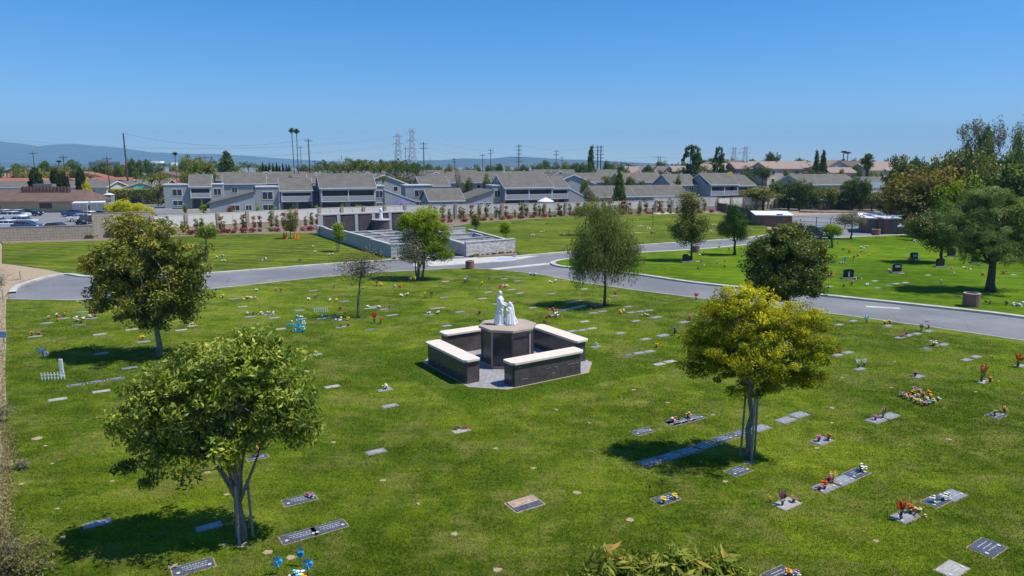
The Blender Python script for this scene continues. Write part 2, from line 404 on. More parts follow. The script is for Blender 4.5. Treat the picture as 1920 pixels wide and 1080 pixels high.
def foliage(rng, blobs, ncl, per, spread, flat=.7, shell=.55, tone_up=.25):
    c, d, tn = clumps(rng, blobs, ncl, shell)
    zlo, zhi = c[:,2].min(), c[:,2].max()
    k = np.repeat(np.arange(ncl), per)
    sp = spread * rng.uniform(.6,1.4,ncl)
    off = rng.normal(size=(len(k),3)); off /= np.maximum(1, np.linalg.norm(off,axis=1)/1.6)[:,None]
    off *= sp[k][:,None]*np.array([1,1,flat])
    p = c[k] + off
    ctr = c.mean(axis=0); out = p - ctr; out /= (np.linalg.norm(out,axis=1)[:,None]+1e-9)
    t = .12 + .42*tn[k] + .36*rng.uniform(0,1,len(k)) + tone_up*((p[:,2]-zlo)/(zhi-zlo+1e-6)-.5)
    return p, out, t, c

def px_blobs(D, base, ells, rng, thick=.85, jit=.25):
    """picture ellipses -> ellipsoids round the trunk's depth, in the tree's local space"""
    out = []
    for e in ells:
        cx, cy, rx, ry = e[:4]; dd = e[4] if len(e) > 4 else rng.uniform(-jit, jit)
        dep0 = D*CP + (H-zat(D,cy))*SP
        rxm = rx/F*dep0
        Dc = D + dd*rxm
        z = zat(Dc, cy); X = xat(cx, Dc, z)
        a = math.atan(ratio(cy)); dep = Dc*CP + (H-z)*SP
        ap = ry/F*dep; rym = rxm*thick
        rz = math.sqrt(max((ap*ap - (rym*math.sin(a))**2), (.55*ap)**2))/max(.5, math.cos(a))
        out.append((X-base[0], Dc-base[1], z, rxm, rym, rz))
    return out
def limbs(mb, rng, top, targets, r0, n, seg=4, mi=0, wig=.12):
    ids = rng.choice(len(targets), min(n,len(targets)), replace=False)
    for i in ids:
        e = Vector(targets[i]); s = Vector(top[rng.integers(0,len(top))]); L_ = (e-s).length
        if L_ < .05: continue
        pts = []; rad = []
        for k in range(seg+1):
            t = k/seg; p = s.lerp(e, t)
            p.z -= math.sin(math.pi*t)*L_*.12*(-1 if e.z < s.z else 1)
            p += Vector(rng.normal(size=3))*L_*wig*.35*math.sin(math.pi*t)
            pts.append(p); rad.append(r0*(1-.82*t)*min(1,.4+L_*.2))
        mb.tube(pts, rad, 5, mi)
def tree(name, label, cat, px, py, ells, mat, bark='bark', ncl=260, per=70, spread=.28, leaf=(.13,.05), seed=1, r=.12, lean=None, stakes=0, stake_h=1.9,
         droop=0., up=.5, flat=.7, shell=.55, nl=26, group=None, thick=.85, fork=.45, limb_r=.45, trunks=1, tone_up=.25, twigs=0, mat2=None, base_xyz=None, joff=.25, splay=0, fork_z=None, splay_r=.5):
    rng = np.random.default_rng(seed)
    b = W(px, py) if base_xyz is None else base_xyz
    root = empty(name, b); D = b[1]
    blobs = px_blobs(D, b, ells, rng, thick, joff)
    if b[2]: blobs = [(q[0],q[1],q[2]-b[2],q[3],q[4],q[5]) for q in blobs]
    zlo = min(q[2]-q[5] for q in blobs); cz = sum(q[2] for q in blobs)/len(blobs)
    cx = sum(q[0] for q in blobs)/len(blobs); cy = sum(q[1] for q in blobs)/len(blobs)
    p, out, t, c = foliage(rng, blobs, ncl, per, spread, flat, shell, tone_up)
    tb = MB(); hgt = zlo + (cz-zlo)*1.2; fz = zlo + (cz-zlo)*(fork-.3)
    tops = []
    for k in range(trunks):
        a = 2*math.pi*k/max(1,trunks)+.6; o = .0 if trunks == 1 else r*1.1
        e = Vector((cx*.7 + (0 if trunks==1 else math.cos(a)*.12*cz), cy*.7 + (0 if trunks==1 else math.sin(a)*.12*cz), hgt))
        s = Vector((math.cos(a)*o, math.sin(a)*o, -.1)); pts = []; rad = []
        for i in range(9):
            q = i/8; v = s.lerp(e, q); v.x = s.x + (e.x-s.x)*q**1.5; v.y = s.y + (e.y-s.y)*q**1.5
            v += Vector(rng.normal(size=3))*r*.25*(1 if 0<i else 0); pts.append(v)
            rad.append(r*((1.35 if i==0 else 1.0) - .72*q)/(1 if trunks==1 else 1.5))
            if v.z > fz: tops.append(v)
        tb.tube(pts, rad, 9)
    if not tops: tops = [pts[-1]]
    if splay:
        tgt = sorted(blobs, key=lambda q: -(q[3]*q[4]*q[5]))[:splay]; f0 = Vector(pts[0]).lerp(pts[-1], .35) if fork_z is None else min(pts, key=lambda v: abs(v.z-fork_z))
        extra = []
        for q in tgt:
            e = Vector(q[:3]); pp = []; rr_ = []
            for i in range(7):
                u = i/6; v = Vector(f0).lerp(e, u); v.z += math.sin(math.pi*u)*(e-f0).length*.06; v += Vector(rng.normal(size=3))*.03*(1 if 0<i<6 else 0)
                pp.append(v); rr_.append(r*splay_r*(1-.7*u))
            tb.tube(pp, rr_, 7); extra += pp[3:]
        tops = tops + extra
    lo = [v for v in tops[:max(2,len(tops)//2+1)]] + (extra if splay else [])
    limbs(tb, rng, [tuple(v) for v in lo], c, r*limb_r, nl)
    if twigs: limbs(tb, rng, [tuple(v) for v in tops], c, r*.16, twigs, wig=.25)
    tb.build('trunk', MT[bark], root, smooth=True)
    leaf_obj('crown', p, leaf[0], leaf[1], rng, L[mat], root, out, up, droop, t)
    for k in range(stakes):
        a = 2*math.pi*k/stakes + .5; sb = MB()
        x, y = math.cos(a)*(.17+r), math.sin(a)*(.17+r)
        sb.tube([(x,y,-.05),(x*.82,y*.82,stake_h)], [.04,.04], 7)
        sb.build('stake', MT['stake'], root)
    tag(root, label, cat, group)
    return root
# ------------------------------------------------------------------ ground
def smooth_line(pts, n=6, closed=False):
    P_ = [Vector((p[0], p[1])) for p in pts]; out = []
    k = len(P_)
    for i in range(k if closed else k-1):
        g = lambda j: P_[j % k] if closed else P_[min(max(j,0),k-1)]
        a, b, c, d = g(i-1), g(i), g(i+1), g(i+2)
        for s in range(n):
            t = s/n
            out.append(.5*((2*b) + (-a+c)*t + (2*a-5*b+4*c-d)*t*t + (-a+3*b-3*c+d)*t**3))
    if not closed: out.append(P_[-1])
    return [(p.x,p.y) for p in out]
def px2(pts): return [W(*p)[:2] for p in pts]

g = MB(); N = 90
xs = np.sign(np.linspace(-1,1,N))*np.abs(np.linspace(-1,1,N))**3*13000
ys = -60 + np.linspace(0,1,N)**3*15000
xs = sorted(set(list(xs) + list(range(-300,420,12)))); ys = sorted(set(list(ys)+list(range(150,420,12))))
for y in ys:
    for x in xs: g.v.append((x, y, hg(x,y)-.30))
nx = len(xs)
for j in range(len(ys)-1):
    for i in range(nx-1): g.f.append((j*nx+i, j*nx+i+1, (j+1)*nx+i+1, (j+1)*nx+i)); g.m.append(0)
tag(g.build('ground', MT['city'], smooth=True), kind='structure')

def sheet(name, poly, z0, z1, mat, kind='structure'):
    m = MB(); m.prism(poly, z0, z1)
    o = m.build(name, mat); tag(o, kind=kind); return o
def strip(name, line, w, z0, z1, mat):
    m = MB(); n = len(line); vs = []
    for i,(x,y) in enumerate(line):
        a = Vector(line[max(i-1,0)]); b = Vector(line[min(i+1,n-1)]); d = (b-a).normalized(); nrm = Vector((-d.y,d.x))
        for s in (0, w): vs.append((x+nrm.x*s, y+nrm.y*s))
    for i in range(n-1):
        q = [vs[2*i], vs[2*i+2], vs[2*i+3], vs[2*i+1]]
        b = len(m.v)
        m.v += [(x,y,z0) for x,y in q] + [(x,y,z1) for x,y in q]
        for f in ((4,5,6,7),(0,1,5,4),(2,3,7,6)): m.f.append(tuple(b+t for t in f)); m.m.append(0)
    o = m.build(name, mat); tag(o, kind='structure'); return o

# dirt everywhere round the lawns, asphalt sheet under the roads
sheet('dirt_ground', px2([(-900,470),(-300,440),(0,436),(200,436),(400,424),(620,412),(900,404),(1200,393),(1330,391),(1500,397),(2600,402)]) + [(90,5),(-40,5),(-70,60)], -.28, -.20, MT['dirt'])
sheet('road', px2([(15,545),(30,530),(90,515),(150,508),(400,500),(780,478),(1100,462),(1430,436),(1500,424),(1480,411),(1490,403),(1640,398),(1760,410),(2500,420),(2500,760),(1920,650),(1300,575),(900,520),(400,552),(170,568),(60,566),(15,556)]), -.19, -.12, MT['asphalt'])
sheet('lawn', smooth_line(px2([(12,562),(90,562),(170,561),(400,541),(640,516),(800,506),(885,503),(1000,513),(1100,531),(1300,558),(1580,591),(1920,639),(2300,700)]),3)
      + px2([(2400,760),(2400,1500),(-60,1500)]) + smooth_line(px2([(-60,1500),(20,1080),(10,1000),(16,930),(13,900),(24,870),(22,840),(10,800),(13,760),(10,700),(12,640),(11,600),(12,562)]),4) + px2([(12,562)]), -.25, 0, MT['grass'])
sheet('back_lawn', px2([(5,456),(190,451),(335,443),(440,439),(600,436),(700,434),(780,436)]) + smooth_line(px2([(780,484),(700,489),(620,494),(400,511),(250,517),(160,518),(120,512),(60,500),(5,494)]),3), -.25, 0, MT['grass_back'])
sheet('middle_lawn', px2([(850,424),(905,416),(1000,411),(1070,405),(1200,402),(1330,400),(1395,405),(1430,418),(1448,436)]) + smooth_line(px2([(1440,440),(1380,447),(1200,459),(1070,471),(975,479)]),4) + px2([(972,474),(880,445)]), -.25, 0, MT['grass_back'])
NOSE = [(1120,480),(1085,484),(1052,488),(1041,492),(1050,497),(1080,501)]
sheet('right_lawn', smooth_line(px2([(1700,440),(1550,447),(1450,454),(1330,466),(1200,474)]+NOSE+[(1190,512),(1320,530),(1530,550),(1820,580),(1920,592),(2300,640)]),4) + px2([(2400,560),(2400,430),(1850,434),(1760,437)]), -.25, 0, MT['grass_right'])

k1 = smooth_line(px2([(2300,640),(1920,592),(1820,580),(1530,550),(1320,530),(1190,512),(1080,501),(1050,497),(1041,492),(1052,488),(1085,484),(1200,474),(1330,466),(1450,454),(1550,447),(1700,440)]),5)
strip('kerb', k1, .55, -.12, .03, MT['kerb'])
def out_strip(name, pts, w=.5, flip=False):
    l = smooth_line(px2(pts), 5); l = l[::-1] if flip else l
    strip(name, l, w, -.13, .02, MT['kerb'])
out_strip('kerb', [(30,547),(40,535),(75,523),(120,514),(160,518.5),(250,517.5),(400,511.5),(620,494.5),(700,489.5),(780,484.5),(870,482)], .55)
out_strip('kerb', [(965,480.5),(1070,472),(1200,459.5),(1380,447.5),(1440,440.5),(1450,436)], .5)
out_strip('kerb', [(12,561),(90,562),(170,561),(400,541),(640,516),(800,506),(885,503),(1000,513),(1100,531),(1300,558),(1580,591),(1920,639),(2300,700)], .14)
# concrete apron in front of the garden columbarium, valley gutter across the junction
sheet('driveway_apron', px2([(775,490),(880,482),(905,479),(975,479),(1010,478),(960,487),(895,492),(820,497),(775,498)]), -.12, -.09, MT['concrete'])
sheet('road_gutter', px2([(905,503),(1010,492.5),(1060,488),(1068,490),(1010,496),(920,504.5)]), -.12, -.112, MT['concrete'])
sheet('road_patch', px2([(1622,570.5),(1686,574),(1690,576.5),(1625,573)]), -.12, -.115, MT['concrete'])
sheet('parking_marking', px2([(928,484.2),(965,481.8),(972,483),(936,486)]), -.09, -.086, M('faded_blue_paint', (.25,.36,.55), .9, .2, 3))
# dirt at the left edge and by the road end
sheet('sand_path', smooth_line(px2([(-200,500),(-40,492),(5,494),(60,501),(120,511),(95,517),(55,523),(20,538),(-10,560),(-200,565)]),3), -.2, -.02, MT['sand'])
sheet('sand_strip', px2([(-60,560),(12,562),(14,700),(10,800),(40,830),(60,900),(30,1080),(-60,1500),(-900,1500),(-400,700)]), -.19, -.035, MT['sand'])
sheet('mulch_bed', px2([(0,450),(190,443),(340,434),(465,427),(600,419),(800,410),(900,408),(1200,398.5),(1330,396.5),(1420,400),(1435,418),(1395,406),(1330,400.5),(1200,402.5),(1070,405.5),(905,416.5),(850,425),(700,436),(600,437),(440,440),(335,444),(190,452),(5,457)]), -.25, -.03, MT['mulch'])
sheet('planting_soil', px2([(700,489.5),(733,485),(820,481),(835,482),(838,483),(780,485)]), -.2, .01, MT['mulch'])
sheet('planting_soil', px2([(868,479),(965,471.5),(972,477),(900,481.5)]), -.2, .012, MT['mulch'])
# second street, car park and street beyond the left wall
sheet('car_park', px2([(-400,447),(0,440),(175,434),(230,428),(232,404),(175,397),(-300,403)]), -.19, -.02, M('car_park_asphalt', (.20,.20,.205), .9, .12, .3))
sheet('street', px2([(296,405),(352,405),(330,393),(262,373),(240,366),(150,365),(150,371),(228,375),(280,392)]), -.19, -.04, MT['asphalt'])
sheet('side_path', px2([(1205,397.5),(1235,395.8),(1270,400),(1235,402)]), -.2, .03, MT['concrete'])

# bare sandy spots in the turf: one irregular low patch each spot
PATCH = [(210,902,13),(85,836,9),(98,869,9),(107,954,12),(118,1007,14),(390,886,15),(425,927,14),(582,800,13),(625,829,12),(718,901,16),(783,945,13),(852,1001,19),(930,841,14),
 (1000,878,14),(1082,924,20),(1181,975,21),(933,1068,24),(1043,768,11),(1105,793,9),(1188,731,11),(1252,755,12),(1336,778,11),(1532,840,12),(1360,903,15),(1643,1014,17),(1780,824,14),(1580,708,12),
 (1672,727,10),(1560,765,13),(1468,741,8),(1560,793,10),(1678,678,8),(1858,667,7),(1770,765,7),(360,611,22),(40,908,14),(325,1062,26),(502,1035,24),(545,1045,26),(1360,1040,20),(1830,735,9),(420,1022,20),(1405,868,30),(455,1022,30),(70,822,26),(1740,600,10),(1196,436,20),(1085,441,12),(780,946,10)]
rr = random.Random(4)
m = MB()
for (x,y,w) in PATCH:
    c = W(x,y); s = .43*w/F*(c[1]*CP+H*SP); n = 14
    m.prism([(c[0]+math.cos(2*math.pi*k/n)*s*rr.uniform(.65,1.15), c[1]+math.sin(2*math.pi*k/n)*s*rr.uniform(.5,.95)) for k in range(n)], -.02, .006)
tag(m.build('soil_patches', MT['sand']), kind='structure')

# ------------------------------------------------------------------ graves
ROWA = math.radians(32)
LAND = [('the olive-brown tree',300,640),('the staked glossy green tree',440,960),('the yellow-green tree',1403,830),('the bare young tree',672,590),('the octagonal memorial',950,690),
        ('the weeping tree',1133,565),('the dark round tree',1480,575),('the big right pine',1858,535),('the small dark pine',1377,470),('the black upright headstones',1640,505),('the road end',120,590),
        ('the leaning two-tone tree',790,530),('the orange cones',545,450),('the far fence',1130,425),('the right front corner',1780,980),('the right roadside',1740,650),('the bottom edge shrub',1240,1000),('the white lattice fence',100,720)]
def near(px,py):
    best = min(LAND, key=lambda l: ((px-l[1])/1.6)**2+((py-l[2])*(1+ (600-min(600,py))/150))**2)
    return best[0]
def scr(rng): 
    return rng.random()
gid = [0]
_slab = {}; SIZES = {}
def grave(px, py, w=.66, d=.34, mat='grey', ang=None, detail=0, rng=random.Random(7)):
    """flat marker set flush in the turf"""
    c = W(px,py); a = ROWA if ang is None else math.radians(ang)
    names = dict(grey='grey granite', dark='dark granite', pale='pale concrete')
    root = empty('grave_marker', (c[0],c[1],0), a + rng.uniform(-.03,.03)); SIZES[root.name] = (w,d)
    key = (w,d,mat,c[1]<48)
    if key in _slab:
        for k in _slab[key]:
            o = k.copy(); COL.objects.link(o); o.parent = root
    else:
        near_ = c[1] < 48; parts = []
        e = MB(); e.prism([(-w/2-.03,-d/2-.03),(w/2+.035,-d/2-.03),(w/2+.02,d/2+.03),(-w/2-.04,d/2+.025)], -.03, .008)
        parts.append(e.build('surround', MT['mulch'] if mat != 'dark' else MT['sand'], root))
        e = MB(); e.box(-w/2,w/2,-d/2,d/2,-.03,.02)
        parts.append(e.build('slab', MT['slab_'+mat], root, bevel=.008 if near_ else 0))
        if near_:
            e = MB(); r2 = random.Random(int(w*100)+len(_slab))
            for k in range(3):     # illegible weathered lines of lettering
                y = d*(.24-.2*k); x = -w*.3*r2.uniform(.6,1)
                while x < w*.3:
                    l = r2.uniform(.02,.07); e.box(x,x+l,y-.012,y+.012,.020,.0235); x += l+r2.uniform(.012,.03)
            parts.append(e.build('inscription', MT['engrave'], root))
            if w > .8:
                for s in (-1,1):
                    e = MB(); e.cyl(s*w*.38, -d*.22, .030, .0335, .05, n=12); parts.append(e.build('emblem', MT['engrave'], root))
        _slab[key] = parts
    tag(root, f"{names[mat]} flat grave marker near {near(px,py)}", 'grave marker', 'flat grave markers in the lawn')
    return root

_bun = {}
CW = dict(brown='dry brown', cream='cream', cyan='turquoise')
def bunch(px, py, cols, s=1.0, style='bunch', rng=random.Random(9)):
    c = W(px,py); detail = c[1] < 46; s *= .8
    if style == 'spike': s *= .85
    key = (tuple(cols), style, detail)
    root = empty('flower_bunch', (c[0],c[1],.01), rng.uniform(0,6.28), (s,s,s*rng.uniform(.9,1.15)))
    words_ = ' and '.join(CW.get(k,k) for k in cols[:2])
    if key in _bun:
        for k in _bun[key]:
            o = k.copy(); COL.objects.link(o); o.parent = root
    else:
        r2 = random.Random(len(_bun)*7+3); parts = []
        bl = MB(); st = MB(); vs = MB()
        npt = 12 if detail else 9
        h0 = .25 if style == 'bunch' else .38
        if style == 'wide': h0 = .2
        vs.lathe([(.035,0),(.05,.07),(.06,.12)], 8 if detail else 5)
        for k in range(npt):
            a = r2.uniform(0,6.28); rad = r2.uniform(.02,.15) * (2.4 if style == 'wide' else 1)
            z = h0 + r2.uniform(-.10,.06) - rad*.3; x, y = math.cos(a)*rad, math.sin(a)*rad; mi = r2.randrange(len(cols))
            if style == 'spike':
                for q in range(6):
                    t = .45+.55*q/5; bl.ball((x*t*1.6,y*t*1.6,.2+(z+.15-.1)*t), .034*(1.25-.5*t), 5,3, mi, .35, r2)
            elif detail:
                bl.ball((x,y,z), .022, 5,3, (mi+1)%len(cols), .1, r2)
                for q in range(7):
                    b = q*.9+r2.uniform(0,.3); px_, py_ = x+math.cos(b)*.032, y+math.sin(b)*.032
                    bl.ball((px_,py_,z+.004), (.022,.022,.012), 5,3, mi, .2, r2)
            else:
                bl.ball((x,y,z), (.062,.062,.045), 6,4, mi, .3, r2)
            st.tube([(x*.15,y*.15,.12),(x,y,z)], [.006,.005], 3)
        for k in range(9 if detail else 4):
            a = r2.uniform(0,6.28); R = r2.uniform(.08,.17); z = r2.uniform(.10,.22)
            x, y = math.cos(a), math.sin(a)
            st.add([(x*.02,y*.02,.12),(x*R*.6-y*.03,y*R*.6+x*.03,z),(x*R,y*R,z+.03),(x*R*.6+y*.03,y*R*.6-x*.03,z)], [(0,1,2,3)])
        if detail:
            parts.append(bl.build('blooms', [MT['fl_'+k] for k in cols], root))
            parts.append(st.build('stems', MT['stem'], root))
            parts.append(vs.build('vase', MT['vase'], root))
        else:
            o = MB(); o.v = bl.v+st.v+vs.v; n1 = len(bl.v); n2 = n1+len(st.v); L0 = len(cols)
            o.f = bl.f+[tuple(i+n1 for i in f) for f in st.f]+[tuple(i+n2 for i in f) for f in vs.f]
            o.m = bl.m+[L0]*len(st.f)+[L0+1]*len(vs.f)
            parts.append(o.build('blooms', [MT['fl_'+k] for k in cols]+[MT['stem'],MT['vase']], root))
        _bun[key] = parts
    kind = {'bunch':'flower bunch in a small vase','spike':'tall flower spikes','wide':'low spread of flowers'}[style]
    tag(root, f"{words_} {kind} near {near(px,py)}", 'flowers', 'flowers left on the graves')
    return root

G_, D_, P_ = 'grey','dark','pale'
GR = [ # px, py, material [, width, depth]
(587,545,G_),(646,565,G_),(562,582,G_),(515,596,G_),(565,598,G_),(625,594,P_,.9,.3),(525,617,P_),(695,618,D_),(694,578,P_,.9,.3),(721,580,G_),(832,558,G_),(835,528,P_),(820,578,P_,1.2,.3),
(804,590,G_),(862,585,G_),(735,591,G_,.9,.3),(838,611,G_),(915,548,P_),(945,523,G_),(970,527,G_),(1095,542,P_),(1034,551,G_),(974,550,P_),(959,543,P_),(1000,577,P_),
(1071,567,P_,.9,.4),(1085,564,P_),(1052,583,D_),(1066,580,D_),(1080,577,D_),(1093,574,D_),(1127,571,P_),(1112,587,G_),(1130,584,G_),(1150,555,G_),(1072,621,G_),(1092,619,G_),(1110,616,P_),
(1183,586,G_),(1201,584,G_),(1217,582,G_),(1178,575,G_),(1230,595,G_,.9,.4),(1192,602,G_),(1282,604,G_,.8,.4),(1163,625,G_),(1210,636,G_),(1243,629,G_,.9,.45),(1118,650,G_),(1096,603,P_),
(1178,666,D_),(1198,662,G_),(1218,659,G_),(1236,683,P_),(1256,678,P_),(1204,809,D_),(1266,792,D_),(1284,788,D_),(1302,784,D_),
(1220,866,D_),(1256,856,D_),(1290,846,D_),(1323,835,D_),(1355,823,D_),(1386,813,D_),(1425,803,G_),(1385,883,D_),(1473,788,G_),(1498,778,G_),(1541,827,G_),
(1573,609,G_),(1600,602,G_),(1665,611,G_),(1687,633,G_),(1703,629,G_),(1719,626,G_),(1741,621,G_),(1737,654,D_),(1770,646,G_),(1571,666,G_),(1590,661,G_),(1612,692,G_),(1721,706,G_),(1812,675,G_),(1830,669,G_),
(1914,686,G_),(1843,716,P_),(1643,788,G_),(1668,780,G_),(1868,779,D_),(1547,914,G_),(1581,901,G_),(1606,888,D_),(1475,945,P_),(1755,940,D_),(1786,929,G_),(1696,969,G_),(1851,1027,D_),(1785,1068,P_),(1462,1078,D_),
(984,945,'tan'),(1249,936,D_),(592,665,G_),(623,725,P_),(722,731,G_),(731,761,G_),(865,808,P_),(705,847,G_),(483,858,D_),(562,937,D_),(561,1005,D_),(617,989,D_),(183,982,G_),(392,988,G_),(363,1064,D_),
(66,631,G_),(88,606,G_),(148,609,D_),(120,597,G_),(187,627,P_),(247,618,P_),(270,641,G_),(340,619,P_),(190,663,P_),(142,722,D_),(180,716,D_),(217,710,D_),(190,734,P_),(108,749,P_),(243,690,G_),(260,722,G_),(279,741,G_),(172,597,G_),
(155,585,G_),(181,572,G_),(604,597,G_),(640,613,G_),(1640,527,P_),(1667,535,P_),(1680,532,P_),(1697,530,P_),(1645,540,P_),(1784,503,P_),(1740,516,P_),(1900,515,P_),(1595,512.5,D_),(1690,512.5,P_),
(504,590,G_),(700,575,G_),(470,594,G_),(1268,792,D_),(1018,420,P_),(1000,441,P_),(1830,548,P_),(1555,537,P_),(1310,490,P_),(440,560,G_),(455,575,P_),(1485,640,G_),(905,560,P_),(930,570,G_)]
for q in GR:
    px, py, mt = q[:3]
    yb = py > 600
    w, d = (q[3], q[4]) if len(q) > 3 else ((.86,.50) if (py > 770 and px > 1150) else (.70,.36))
    if mt == 'tan':
        c = W(px,py); root = empty('grave_marker', c, ROWA)
        e = MB(); e.box(-.55,.55,-.38,.38,-.03,.012); e.build('surround', MT['sand'], root)
        e = MB(); e.box(-.5,.5,-.33,.33,-.02,.03); e.build('slab', MT['slab_dark'], root, bevel=.008)
        e = MB(); e.box(-.46,.46,-.06,.30,.03,.034)
        e.build('plate', MT['letter_tan'], root)
        e = MB()
        for x0,x1,y0,y1 in ((-.46,.46,.28,.30),(-.46,.46,-.06,-.04),(-.46,-.44,-.04,.28),(.44,.46,-.04,.28),(-.3,-.1,.05,.08),(-.3,-.1,.14,.17),(.12,.3,.05,.08),(.12,.3,.14,.17),(-.04,.06,.1,.13)): e.box(x0,x1,y0,y1,.034,.038)
        e.build('inscription', MT['engrave'], root)
        tag(root, 'dark grave marker with a tan patterned plate in the open front lawn', 'grave marker', 'flat grave markers in the lawn'); continue
    if (px,py) == (1851,1027):
        root = grave(px,py,.95,.62,mt); root['label'] = 'dark grave marker with pale border and lines of lettering, nearest the bottom right corner'; continue
    if (px,py) in ((561,1005),(617,989),(562,937),(363,1064)): grave(px,py,1.0,.5,mt); continue
    grave(px,py,w,d,mt)

